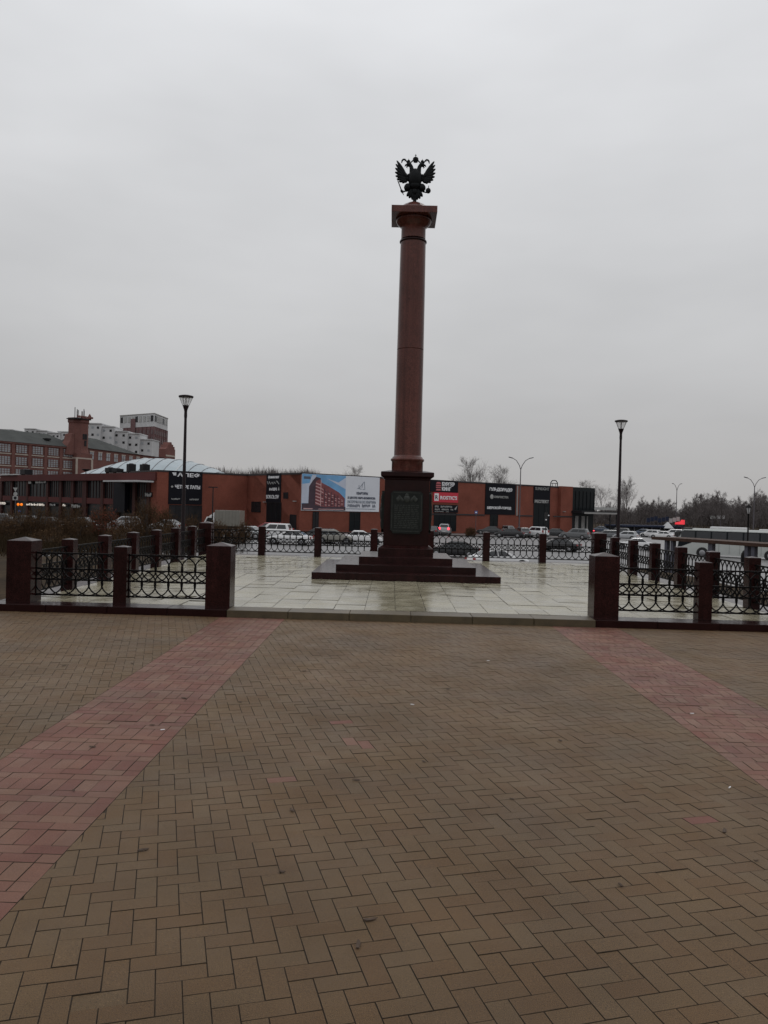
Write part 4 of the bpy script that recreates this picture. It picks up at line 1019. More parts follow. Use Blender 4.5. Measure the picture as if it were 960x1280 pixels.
def car(kind, color, px, py, yaw, label, lit=False, group='cars parked in front of the mall', Y=None):
    g = ground(px, py) if Y is None else at(px, 640, Y)
    if Y is not None: g.z = zg(g.x, g.y)
    r = car_meshes(kind); t = thing('parked_car', label, 'car', (g.x, g.y, g.z + .02), R(yaw), group)
    if color not in r['body']: r['body'][color] = r['mb'].mesh('body', PAINT[color])
    place('body', r['body'][color], t); place('under_trim', r['trim'], t); place('windscreen', r['windscreen'], t); place('rear_window', r['rear_window'], t); place('number_plate', r['number_plate'], t)
    for q in r['side_window']: place('side_window', q, t)
    for q in r['headlight']: place('headlight', q, t)
    for q in r['tail_lit' if lit else 'tail_light']: place('tail_light', q, t)
    for x, y in r['wheel']:
        w_ = place('wheel', WHEEL, t, (x, y, .325)); place('rim', RIM, w_, (0, 0, 0), 0 if y > 0 else math.pi)
    return t
car('suv', 'silver', 556, 668.5, 82, 'silver car seen from behind with its red brake lights on', lit=True)
car('sedan', 'dark_grey', 541.5, 669.5, 80, 'dark car half hidden behind the pedestal, left of the car braking')
car('sedan', 'black', 567, 697, 174, 'black car low behind the rear fence, right of the monument steps')
car('sedan', 'dark_grey', 613, 668.5, 158, 'dark grey saloon below the square black sign, under its door')
car('hatch', 'silver', 630, 667.5, 130, 'pale car mostly hidden between two dark cars near the tall lamp post')
car('sedan', 'black', 637, 672, 162, 'black saloon just left of the tall lamp post')
car('hatch', 'grey', 652, 671, 100, 'grey hatchback directly behind the tall lamp post')
car('suv', 'white', 669, 671.5, 128, 'white off road car parked right of the tall lamp post')
car('sedan', 'dark_grey', 692, 671.5, 150, 'dark saloon between the white off road car and the grey one', )
car('sedan', 'black', 699, 689, 150, 'black saloon standing nearest, close behind the rear fence at the right')
car('hatch', 'red', 690.5, 666, 115, 'dark red car behind the dark saloons before the brick bay')
car('suv', 'grey', 719, 674, 152, 'dark grey off road car before the glass corner of the mall')
car('hatch', 'red', 736, 668, 84, 'red car with brake lights on before the mall entrance', lit=True)
car('wagon', 'grey', 757, 673.5, 164, 'long grey estate car left of the right hand street lamp')
car('hatch', 'silver', 782, 675, 150, 'silver hatchback right behind the right hand street lamp')
car('sedan', 'white', 793, 687, 164, 'white saloon nearest the right hand street lamp, in the open lane')
car('suv', 'dark_grey', 783, 666, 150, 'dark car in the far row behind the silver hatchback')
car('sedan', 'blue_grey', 803, 670, 140, 'blue grey car next to the white cars right of the street lamp')
car('hatch', 'white', 814, 672, 135, 'white hatchback, leftmost of three white cars right of the lamp')
car('sedan', 'white', 828, 673.5, 146, 'white saloon, middle of three white cars right of the lamp')
car('suv', 'white', 841, 672.5, 150, 'white off road car, rightmost of three, by the nose of the bus')
car('sedan', 'dark_grey', 838, 666, 155, 'dark car in the far row behind the three white cars')
car('suv', 'black', 772, 671.5, 150, 'black off road car hidden partly by the right hand street lamp')
car('hatch', 'grey', 797, 665.5, 148, 'grey hatchback in the far row under the market pavilion')
car('sedan', 'silver', 812, 666, 150, 'silver saloon in the far row under the pavilion flags')
car('hatch', 'white', 826, 665.5, 152, 'white hatchback in the far row by the white tent')
car('sedan', 'blue_grey', 750, 666, 152, 'blue grey saloon in the far row before the canopy posts')
car('hatch', 'silver', 766, 664.5, 150, 'small silver car in the far row beside the mall canopy')
car('sedan', 'white', 624, 700, 20, 'white car just behind the rear fence, with its bright roof showing through the rings', Y=57)
car('suv', 'white', 341, 673, 172, 'white car behind the fence below the dark mall shop window')
car('sedan', 'white', 362, 681, 176, 'white saloon close behind the rear fence, left of the monument')
car('hatch', 'beige', 416, 680, 8, 'pale beige car behind the fence under the hoarding')
car('sedan', 'white', 452, 680, 5, 'white saloon behind the fence, next to the pedestal on its left')
car('wagon', 'black', 395, 678, 176, 'black estate car behind the fence below the printed apartment block')
car('sedan', 'silver', 308, 674, 170, 'silver car half hidden by bushes, right of the box truck')
car('suv', 'dark_grey', 3, 661, 12, 'dark off road car cut by the left edge of the view', group='cars in the street on the left')
car('sedan', 'black', 56, 661.5, 172, 'dark saloon in the left street below the lit shop signs', group='cars in the street on the left')
car('sedan', 'dark_grey', 100, 661.5, 170, 'dark saloon in the left street beside the red bush', group='cars in the street on the left')
car('hatch', 'grey', 28, 660.5, 175, 'grey hatchback in the left street under the road signs', group='cars in the street on the left')
car('hatch', 'silver', 157, 660, 160, 'silver car in the left street under the dark porch', group='cars in the street on the left')
car('sedan', 'silver', 208, 664, 165, 'silver saloon behind bare twigs left of the lamp post', group='cars in the street on the left')
car('wagon', 'red', 334, 668, 172, 'dark red estate car before the black mall shop window, behind a white car')
# box truck
g = ground(281, 665.5); tr = thing('box_truck', 'pale box truck facing left in front of the brick return wall', 'truck', (g.x, g.y, g.z+.02), R(172))
tr.scale = (.88, .88, .88)
def P(name, m, f, par=None): mb = MB(); f(mb); return mb.build(name, m, par or tr)
P('cargo_box', PAINT['beige'], lambda b: b.box(-2.6, 1.15, -1.15, 1.15, .95, 3.25, .04))
for k in range(8): P('box_rib', PAINT['beige'], lambda b: b.box(-2.5+.5*k, -2.44+.5*k, -1.19, 1.19, 1.0, 3.2))
P('cab', PAINT['white'], lambda b: b.prism([(1.3, .55), (2.95, .55), (3.0, 1.1), (2.85, 1.45), (2.45, 2.25), (1.3, 2.3)], -.98, .98))
P('windscreen', M['carglass'], lambda b: b.prism([(2.83, 1.5), (2.49, 2.16), (2.52, 2.18), (2.87, 1.52)], -.85, .85))
for s_ in (-1, 1):
    P('side_window', M['carglass'], lambda b: b.prism([(1.6, 1.45), (2.65, 1.45), (2.32, 2.1), (1.6, 2.1)], s_*.98-.012, s_*.98+.012))
    P('headlight', M['headl'], lambda b: b.box(2.93, 3.02, s_*.7-.15, s_*.7+.15, .8, 1.0))
    for x in (-1.6, 2.1):
        w_ = place('wheel', WHEEL, tr, (x, s_*.86, .39)); w_.scale = (1.2, 1.2, 1.2); place('rim', RIM, w_, (0, 0, 0), 0 if s_ > 0 else math.pi)
P('chassis', M['trim'], lambda b: b.box(-2.6, 2.8, -.5, .5, .5, .94))
P('wind_deflector', PAINT['white'], lambda b: b.prism([(1.4, 2.31), (2.2, 2.31), (1.4, 2.9)], -.8, .8))
# coach
bf, br = at(849, 650, 90.), at(1006, 650, 84.); dx, dy = bf.x-br.x, bf.y-br.y; yw = math.atan2(dy, dx)
bz = min(zg(bf.x, bf.y), zg(br.x, br.y)); bus = thing('coach', 'long white coach with a black window band and white roof pods', 'bus', ((bf.x+br.x)/2, (bf.y+br.y)/2, bz), yw)
BL = 6.2
def Q(name, m, f, par=None): mb = MB(); f(mb); return mb.build(name, m, par or bus)
Q('body', PAINT['coach'], lambda b: b.loft([[(-BL, -1.25, .32), (BL-.25, -1.25, .32), (BL-.25, 1.25, .32), (-BL, 1.25, .32)], [(-BL, -1.27, .9), (BL, -1.27, .9), (BL, 1.27, .9), (-BL, 1.27, .9)], [(-BL, -1.27, 1.75), (BL, -1.27, 1.75), (BL, 1.27, 1.75), (-BL, 1.27, 1.75)], [(-BL, -1.2, 3.0), (BL-.5, -1.2, 3.0), (BL-.5, 1.2, 3.0), (-BL, 1.2, 3.0)], [(-BL+.1, -1.05, 3.17), (BL-.9, -1.05, 3.17), (BL-.9, 1.05, 3.17), (-BL+.1, 1.05, 3.17)]], True))
for s_ in (-1, 1):
    Q('window_band', M['glassdk'], lambda b: b.loft([[(-BL+.2, s_*1.262, 1.82), (BL-.2, s_*1.262, 1.82), (BL-.2, s_*1.285, 1.82), (-BL+.2, s_*1.285, 1.82)], [(-BL+.2, s_*1.192, 2.93), (BL-.6, s_*1.192, 2.93), (BL-.6, s_*1.225, 2.93), (-BL+.2, s_*1.225, 2.93)]], True))
    for k in range(7):
        x = -BL+.9+1.62*k
        Q('window', M['carglass'], lambda b: b.loft([[(x, s_*1.278, 1.92), (x+1.45, s_*1.278, 1.92), (x+1.45, s_*1.298, 1.92), (x, s_*1.298, 1.92)], [(x, s_*1.215, 2.85), (x+1.45, s_*1.215, 2.85), (x+1.45, s_*1.236, 2.85), (x, s_*1.236, 2.85)]], True))
    Q('front_panel', M['glassdk'], lambda b: b.loft([[(BL-2.0, s_*1.268, 1.83), (BL+.01, s_*1.268, .95), (BL+.01, s_*1.29, .95), (BL-2.0, s_*1.29, 1.83)], [(BL-1.6, s_*1.255, 1.95), (BL-.15, s_*1.255, 1.95), (BL-.15, s_*1.285, 1.95), (BL-1.6, s_*1.285, 1.95)]], True))
    for x in (-3.2, 3.6):
        Q('wheel_arch', M['trim'], lambda b: b.tube([(x, s_*1.0, .5), (x, s_*1.285, .5)], .62, 18, True, False))
        w_ = place('wheel', WHEEL, bus, (x, s_*1.2, .5)); w_.scale = (1.5, 1.2, 1.5); place('rim', RIM, w_, (0, 0, 0), 0 if s_ > 0 else math.pi)
    for k in range(5): Q('luggage_flap', M['trim'], lambda b: b.box(-2.3+1.05*k, -2.28+1.05*k, s_*1.262, s_*1.278, .5, 1.5))
    Q('mirror', M['trim'], lambda b: b.box(BL-.1, BL+.35, s_*1.3, s_*1.5, 2.2, 2.7))
    Q('headlight', M['headl'], lambda b: b.box(BL-.04, BL+.03, s_*.75, s_*1.1, .8, 1.0))
Q('windscreen', M['carglass'], lambda b: b.prism([(BL+.012, 1.0), (BL-.49, 3.0), (BL-.44, 3.02), (BL+.06, 1.02)], -1.17, 1.17))
Q('front_crown', M['trim'], lambda b: b.box(BL-1.5, BL-.45, -1.15, 1.15, 2.96, 3.19))
Q('roof_pod', PAINT['white'], lambda b: b.box(-.9, 2.9, -.95, .95, 3.165, 3.42, .06))
Q('roof_pod', PAINT['white'], lambda b: b.box(-5.6, -2.0, -.9, .9, 3.165, 3.30, .05))

# ================================================================ STREET FURNITURE
def tall_lamp(px, py_top, py_base, w_px, label, Y=None):
    g = ground(px, py_base) if Y is None else at(px, 650, Y)
    if Y is not None: g.z = zg(g.x, g.y)
    zt_ = at(px, py_top, g.y).z; h = zt_-g.z; hw = w_px/2*g.y/FOC
    t = thing('tall_street_lamp', label, 'street lamp', g, 0, 'tall two armed street lamps')
    mb = MB(); mb.tube([(0, 0, 0), (0, 0, h*.3), (0, 0, h*.84)], [.13, .11, .07], 10); mb.build('pole', M['galv'], t)
    for s_ in (-1, 1):
        mb = MB(); mb.tube([(0, 0, h*.82), (s_*hw*.12, 0, h*.875), (s_*hw*.38, 0, h*.935), (s_*hw*.72, 0, h*.965)], [.06, .06, .055, .05], 8); a = mb.build('arm', M['galv'], t)
        mb = MB(); mb.box(0, hw*.36, -.16, .16, -.06, .07, .03); hd = mb.build('lamp_head', M['galv'], a, (s_*hw*.68, 0, h*.962)); hd.rotation_euler = (0, -R(14) if s_ > 0 else R(194), 0)
    return t
tall_lamp(648.6, 569, 670, 30, 'tall two armed street lamp in front of the mall, beside the square black sign')
tall_lamp(845, 602.5, 664, 12, 'smallest two armed street lamp, far behind the coach near the red sign', 200)
tall_lamp(942, 594.5, 672, 26, 'tall two armed street lamp rising behind the coach at the right', 150)
g = ground(265, 668); t = thing('car_park_lamp', 'thin dark pole lamp with a flat bar head before the left brick wall', 'street lamp', g)
h = at(265, 609, g.y).z - g.z; mb = MB(); mb.tube([(0, 0, 0), (0, 0, h)], [.09, .06], 8); mb.build('pole', M['steeldk'], t)
mb = MB(); mb.box(-.55, .55, -.12, .12, h-.06, h+.06); mb.build('lamp_head', M['steeldk'], t)
# signs on poles
def road_sign(px, py_top, py_base, label, shape, m, w_px, Y=None):
    g = ground(px, py_base); h = at(px, py_top, g.y).z - g.z; w_ = w_px*g.y/FOC
    t = thing('road_sign', label, 'road sign', g); mb = MB(); mb.tube([(0, 0, 0), (0, 0, h)], .045, 8); mb.build('post', M['galv'], t)
    return t, h, w_
t, h, w_ = road_sign(594.3, 638.5, 669, 'blue square road sign on a thin post before the mall', 's', None, 3.6)
mb = MB(); mb.box(-w_/2, w_/2, -.08, -.05, h-w_*1.05, h); mb.build('sign_plate', M['bluesign'], t)
mb = MB(); mb.box(-w_*.3, w_*.3, -.095, -.081, h-w_*.75, h-w_*.35); mb.build('sign_symbol', M['lett'], t)
t, h, w_ = road_sign(18.5, 609.5, 661.5, 'post with a white triangle sign over a round and a square sign, far left', 't', None, 6)
mb = MB(); mb.prism([(-w_/2, h), (w_/2, h), (0, h-w_*.85)], -.08, -.05); mb.build('triangle_sign', M['lettgrey'], t)
mb = MB(); mb.prism([(w_*.42*math.cos(a*.3927), h-w_*1.35+w_*.42*math.sin(a*.3927)) for a in range(16)], -.08, -.05); mb.build('round_sign', M['lettgrey'], t)
mb = MB(); mb.box(-w_*.55, w_*.55, -.08, -.05, h-w_*2.6, h-w_*1.75); o = mb.build('square_sign', M['lettgrey'], t)
mb = MB(); mb.prism([(w_*.3*math.cos(a*.3927), h-w_*2.15+w_*.3*math.sin(a*.3927)) for a in range(16)], -.1, -.081); mb.build('sign_symbol', M['panel'], o)
g = ground(25, 661.5); t = thing('traffic_light', 'traffic light glowing amber at the far left', 'traffic light', g); h = at(25, 626, g.y).z - g.z
mb = MB(); mb.tube([(0, 0, 0), (0, 0, h)], .06, 8); mb.build('post', M['steeldk'], t)
mb = MB(); mb.box(-.42, .42, -.2, .1, h-1.7, h); mb.build('signal_box', M['trim'], t)
for x in (-.18, .2): mb = MB(); mb.lathe([(.16, 0), (.15, .03), (.02, .06)], 12); o = mb.build('amber_lamp', M['orange'], t, (x, -.201, h-.42)); o.rotation_euler = (R(90), 0, 0)
mb = MB(); mb.lathe([(.15, 0), (.14, .03), (.02, .05)], 12); o = mb.build('dark_lamp', M['bluesign'], t, (0, -.201, h-1.2)); o.rotation_euler = (R(90), 0, 0)
g = ground(681.5, 686); t = thing('signal_post', 'thin dark signal post with small pale lights, behind the rear fence', 'traffic light', g); h = at(681.5, 634, g.y).z - g.z
mb = MB(); mb.tube([(0, 0, 0), (0, 0, h)], .05, 8); mb.build('post', M['steeldk'], t)
mb = MB(); mb.box(-.16, .16, -.14, .06, h-1.6, h-.6); mb.build('signal_box', M['trim'], t)
for x, z in ((-.02, h-1.45), (.26, h-.95)): mb = MB(); mb.ell((x, -.17, z), (.08, .05, .08)); mb.build('signal_lamp', M['lett'], t)
# old style lamp before the coach
p = at(934, 696, 74.); p.z = zg(p.x, p.y); t = thing('ornate_lamp', 'ornate black lantern post in front of the coach', 'street lamp', p); h = at(934, 629.5, 74.).z - p.z; zb_ = at(934, 697, 74.).z - p.z
mb = MB(); mb.lathe([(.55, 0), (.55, zb_+.1), (.52, zb_+.35), (.38, zb_+.62), (.16, zb_+.75), (.15, zb_+1.0)], 18); mb.build('bell_base', M['iron'], t)
mb = MB(); mb.lathe([(.13, zb_+.9), (.10, zb_+1.3), (.13, zb_+1.4), (.08, zb_+1.5), (.065, h-1.1), (.11, h-1.05), (.06, h-.95)], 12); mb.build('post', M['iron'], t)
mb = MB(); mb.lathe([(.12, h-.92), (.23, h-.38)], 6, smooth=False); mb.build('lantern_glass', M['lampglass'], t)
mb = MB(); mb.lathe([(.30, h-.38), (.28, h-.30), (.12, h-.15), (.04, h-.1), (.03, h)], 6, smooth=False); mb.build('lantern_roof', M['iron'], t)
for k in range(6): mb = MB(); a = k*math.pi/3; mb.tube([(.12*math.cos(a), .12*math.sin(a), h-.92), (.24*math.cos(a), .24*math.sin(a), h-.37)], .018, 5); mb.build('lantern_bar', M['iron'], t)
# shelter with a brown beam roof
q0, q1 = at(816, 673, 46.), at(1015, 687, 37.); dx, dy = q1.x-q0.x, q1.y-q0.y; ln = math.hypot(dx, dy); an = math.atan2(dy, dx); zr_ = (at(820, 673.3, 45.8).z + at(958, 681.5, 38.9).z)/2
zb0_ = zg(q0.x, q0.y) - .1; t = thing('shelter', 'long open shelter with a brown roof edge on blue grey posts', 'shelter', (q0.x, q0.y, zb0_), an)
hh = zr_ - zb0_
mb = MB(); mb.box(0, ln, 0, 2.2, hh-.05, hh+.07); mb.build('roof', M['wood'], t)
mb = MB(); mb.box(-.03, ln+.03, -.08, -.002, hh-.09, hh+.085, .01); mb.build('roof_beam', M['wood'], t)
def along(px): r = ray(px, 690); A = Vector((q0.x - CAMX, q0.y)); u_ = Vector((dx/ln, dy/ln)); det = r.x*(-u_.y) + u_.x; return (A.y*r.x - A.x)/(u_.x - u_.y*r.x)
for x, wd in ((831, .09), (838.5, .09), (886.5, .14), (931.5, .10), (940, .10), (985, .12)):
    a = along(x); mb = MB(); mb.box(a-wd, a+wd, .05, .3, 0, hh-.082); mb.build('post', M['bluepost'], t)
# low dark market row with flags, far right
kp = at(775, 664, 172.); kq = at(851, 667, 178.); ln = math.hypot(kq.x-kp.x, kq.y-kp.y); zk = lot(50)-.3
t = thing('market_pavilion', 'long low dark pavilion with small flags beyond the parked cars', 'pavilion', (kp.x, kp.y, zk), math.atan2(kq.y-kp.y, kq.x-kp.x))
zh = at(800, 656.5, 175.).z - zk
mb = MB(); mb.box(0, ln, 0, 5, 0, zh-.35); mb.build('front', M['steeldk'], t)
mb = MB(); mb.box(-.2, ln+.2, -.9, 5.2, zh-.35, zh); mb.build('roof', M['flag'], t)
for k in range(7): mb = MB(); mb.box(ln*(k+.5)/7-.1, ln*(k+.5)/7+.1, -.3, -.002, 0, zh-.36); mb.build('post', M['galv'], t)
for k in range(9):
    p = Vector((kp.x + (kq.x-kp.x)*(.42+.062*k), kp.y + (kq.y-kp.y)*(.42+.062*k), zk+zh+.003))
    f = thing('small_flag', 'small blue flag in the row along the dark pavilion roof', 'flag', p, 0, 'flags on the pavilion roof')
    mb = MB(); mb.tube([(0, 0, 0), (0, 0, 1.7+.2*(k % 3))], .05, 5); mb.build('flag_pole', M['galv'], f)
    mb = MB(); n_ = 4; mb.loft([[(x, .08*math.sin(x*4), .7+.2*(k % 3)), (x, .08*math.sin(x*4)+.02, .7+.2*(k % 3)), (x, .08*math.sin(x*4)+.02, 1.65+.2*(k % 3)), (x, .08*math.sin(x*4), 1.65+.2*(k % 3))] for x in (.05, .25, .45, .65, .8)], True); mb.build('cloth', M['flag'] if k < 6 else M['lettgrey'], f)
p = at(850, 653, 176.); t = thing('lit_sign', 'glowing red sign on a low stand beyond the coach nose', 'sign', (p.x, p.y, zk)); zz = p.z - zk
mb = MB(); mb.prism([(-1.1, zz-.45), (1.0, zz-.45), (1.0, zz+.55), (.3, zz+.6), (.1, zz+.2), (-1.1, zz-.05)], -.15, .05); mb.build('sign_face', M['redlit'], t)
for x in (-.8, .7): mb = MB(); mb.box(x-.06, x+.06, -.1, 0, 0, zz-.44); mb.build('leg', M['steeldk'], t)
p = at(838, 652, 176.); t = thing('market_tent', 'small white tent left of the glowing red sign', 'tent', (p.x-.6, p.y, zk)); zz = at(836, 652.5, 176.).z - zk
mb = MB(); mb.loft([[(-1.1, -1, zz-1.4), (1.1, -1, zz-1.4), (1.1, 1, zz-1.4), (-1.1, 1, zz-1.4)], [(-.12, -.1, zz), (.12, -.1, zz), (.12, .1, zz), (-.12, .1, zz)]], True); mb.build('tent_roof', M['stucco'], t)
for x in (-1, 1):
    for y in (-.9, .9): mb = MB(); mb.tube([(x, y, 0), (x, y, zz-1.39)], .05, 5); mb.build('pole', M['galv'], t)
for px, py, w_, h_, lab in ((891, 646.5, 1.6, .9, 'small grey hoarding standing before the far bare wood, left of the wider one'), (901, 646.3, 2.3, 1.0, 'wider white hoarding standing before the far bare wood')):
    p = at(px, py, 240.); zb_ = zg(p.x, p.y); t = thing('roadside_hoarding', lab, 'billboard', (p.x, p.y, zb_)); z = p.z - zb_
    mb = MB(); mb.box(-w_/2, w_/2, -.1, .05, z-h_/2, z+h_/2); mb.build('board', M['lettgrey'] if w_ < 2 else M['stucco'], t)
    mb = MB(); mb.box(-.15, .15, -.08, .04, 0, z-h_/2-.002); mb.build('post', M['galv'], t)

# ================================================================ KERB, TREES, BUSHES
for k in range(34):
    a = -58 + k*1.05; y = 96.6
    mb = MB(); mb.box(-.5, .5, -.12, .12, -.1, .20, .02)
    o = mb.build('kerb_stone', M['concrete'], bpy.data.objects['street'], (a, y, zg(a, y)))
def bare_tree(seed, H, spread, up=.55, levels=4, trunk_r=.16, nl=9, twig=.022, clear=.25, stems=1):
    """trunk mesh and a crown of bare limbs and twigs"""
    rr = random.Random(seed); T, C = MB(), MB()
    def branch(mb, p, d, ln, r, lv):
        pts = [p]; q = p.copy(); dd = d.copy(); n_ = 4 if lv < 2 else 3
        for i in range(n_):
            dd = (dd + Vector((rr.gauss(0, .13), rr.gauss(0, .13), rr.gauss(.05, .07)))).normalized(); q = q + dd*ln/n_; pts.append(q.copy())
        mb.tube(pts, [r*(1-.72*i/n_) for i in range(n_+1)], 5 if lv == 0 else 3, False, False)
        if lv >= levels: return
        k = rr.randint(4, 6)
        for i in range(k):
            t_ = rr.uniform(.25, 1); j = min(n_-1, int(t_*n_)); s_ = pts[j].lerp(pts[j+1], t_*n_-j)
            a = rr.uniform(0, 2*math.pi); side = dd.orthogonal().normalized(); side = Matrix.Rotation(a, 3, dd) @ side
            nd = (dd*rr.uniform(.6, 1.1) + side*rr.uniform(.45, .9) + Vector((0, 0, .22))).normalized()
            branch(C, s_, nd, ln*rr.uniform(.45, .8), max(twig*.5, r*rr.uniform(.35, .5)), lv+1)
    for st in range(stems):
        a = rr.uniform(0, 6.28); lean = .0 if stems == 1 else .25
        pts = [Vector((.3*(stems > 1)*math.cos(a), .3*(stems > 1)*math.sin(a), -.3))]; d = Vector((lean*math.cos(a), lean*math.sin(a), 1)).normalized()
        n_ = 7
        for i in range(n_): d = (d + Vector((rr.gauss(0, .05), rr.gauss(0, .05), 0))).normalized(); pts.append(pts[-1] + d*(H*.86+.3)/n_)
        T.tube(pts, [trunk_r*(1.15-.95*i/n_) for i in range(n_+1)], 8)
        for i in range(nl):
            t_ = clear + (1-clear)*(i+rr.random())/nl; j = min(n_-1, int(t_*n_)); s_ = pts[j].lerp(pts[j+1], t_*n_-j)
            a2 = i*2.4 + rr.uniform(-.4, .4); nd = Vector((math.cos(a2)*(1-up), math.sin(a2)*(1-up), up)).normalized()
            branch(C, s_, nd, spread*(1.15-t_*.75)*rr.uniform(.8, 1.1), trunk_r*(.55-.3*t_), 1)
    return T, C
def tree_proto(name, label, group, p, args, mt, mc, s=1., rz=0.):
    T, C = bare_tree(**args); t = thing(name, label, 'tree', p, rz, group); t.scale = (s, s, s)
    T.build('trunk', mt, t); C.build('crown', mc, t); return t
def again(o, label, p, s, rz):
    c = copy_tree(o); c.location = p; c.scale = (s, s, s*rnd.uniform(.92, 1.08)); c.rotation_euler = (0, 0, rz); c['label'] = label; return c
def base(px, Y):
    p = at(px, 650, Y); p.z = zg(p.x, Y) - .05; return p
def fit(px, py, Y): b = base(px, Y); return b, at(px, py, Y).z - b.z
G1 = 'bare trees rising behind the mall roof'
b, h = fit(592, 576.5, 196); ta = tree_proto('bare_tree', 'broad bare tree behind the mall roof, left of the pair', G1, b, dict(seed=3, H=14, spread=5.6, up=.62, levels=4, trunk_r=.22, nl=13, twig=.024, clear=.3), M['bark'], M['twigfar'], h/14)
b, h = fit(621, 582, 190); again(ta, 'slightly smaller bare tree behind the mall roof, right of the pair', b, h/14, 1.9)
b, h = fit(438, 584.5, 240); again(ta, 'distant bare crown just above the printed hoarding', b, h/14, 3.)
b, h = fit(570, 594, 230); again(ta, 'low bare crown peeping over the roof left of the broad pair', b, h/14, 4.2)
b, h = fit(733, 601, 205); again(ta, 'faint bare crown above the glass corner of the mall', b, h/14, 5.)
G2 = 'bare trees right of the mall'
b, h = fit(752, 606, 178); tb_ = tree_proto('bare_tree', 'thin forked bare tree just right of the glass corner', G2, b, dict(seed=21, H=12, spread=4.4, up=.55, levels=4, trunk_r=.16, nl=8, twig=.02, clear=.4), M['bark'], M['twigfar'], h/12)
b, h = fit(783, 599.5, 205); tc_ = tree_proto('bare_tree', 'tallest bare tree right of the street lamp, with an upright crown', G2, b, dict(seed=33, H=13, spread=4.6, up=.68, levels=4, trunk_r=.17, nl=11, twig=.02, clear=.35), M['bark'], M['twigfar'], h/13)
b, h = fit(774, 608, 212); again(tc_, 'slim bare tree directly behind the right street lamp', b, h/13, 2.2)
# wood on the skyline at the right: single trees in front, a mass behind
G3 = 'bare trees of the wood on the skyline at the right'
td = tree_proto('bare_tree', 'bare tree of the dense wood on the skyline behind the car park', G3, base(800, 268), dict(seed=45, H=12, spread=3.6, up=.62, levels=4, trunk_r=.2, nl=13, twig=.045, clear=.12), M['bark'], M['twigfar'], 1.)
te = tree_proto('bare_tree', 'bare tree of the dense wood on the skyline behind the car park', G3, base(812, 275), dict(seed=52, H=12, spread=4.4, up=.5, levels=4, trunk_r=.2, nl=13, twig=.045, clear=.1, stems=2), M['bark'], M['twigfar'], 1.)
prof_ = [(735, 634), (760, 630), (776, 631), (790, 634), (803, 626), (812, 624), (822, 630), (832, 623), (842, 632), (852, 634), (862, 626), (872, 620), (882, 618), (893, 617), (903, 620), (912, 628), (920, 626), (928, 622), (936, 627), (946, 617), (955, 619), (966, 624), (980, 618), (995, 624)]
def prof_y(px):
    for (a, ya), (b_, yb) in zip(prof_, prof_[1:]):
        if a <= px <= b_: return ya + (yb-ya)*(px-a)/(b_-a)
    return 630
rq = random.Random(9); k = 0
for o, px in ((td, 800), (te, 812)):
    b, h = fit(px, prof_y(px), o.location.y); o.scale = (h/12,)*3
px = 730
while px < 995:
    Y = rq.uniform(225, 300); b, h = fit(px, prof_y(px) + rq.uniform(0, 6), Y)
    again(td if k % 2 else te, 'bare tree of the dense wood on the skyline behind the car park', b, h/12, rq.uniform(0, 6.28)); k += 1; px += rq.uniform(3.2, 5.6)
def wood(name, x0, x1, Y0, Y1, ytop, n_, m, seed, wd=.16):
    rr = random.Random(seed); mb = MB()
    for i in range(n_):
        px = rr.uniform(x0, x1); Y = rr.uniform(Y0, Y1); b = base(px, Y); top = at(px, ytop(px), Y).z - b.z; h = top*rr.uniform(.62, 1.0)
        z0 = rr.uniform(0, .75)*h; ln = (h-z0)*rr.uniform(.4, 1); a = rr.uniform(0, 6.28); lx, ly = rr.gauss(0, .28)*ln, rr.gauss(0, .28)*ln
        p = Vector((b.x + rr.gauss(0, 1), Y, b.z + z0)); q = p + Vector((lx, ly, ln)); s_ = Vector((math.cos(a), math.sin(a), 0))*wd*rr.uniform(.5, 1.4)
        s2 = Vector((-s_.y, s_.x, 0))*.6
        mb.add([p-s_, p+s_, p+s2, q], [(0, 1, 3), (1, 2, 3), (2, 0, 3)])
    return tag(mb.build(name, m), kind='stuff')
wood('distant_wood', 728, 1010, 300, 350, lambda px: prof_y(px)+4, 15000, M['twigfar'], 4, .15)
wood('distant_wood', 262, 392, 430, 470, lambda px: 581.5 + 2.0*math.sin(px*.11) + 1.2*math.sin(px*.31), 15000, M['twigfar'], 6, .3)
wood('distant_wood', 425, 452, 300, 320, lambda px: 587 + .04*(px-438)**2, 1400, M['twigfar'], 8, .13)
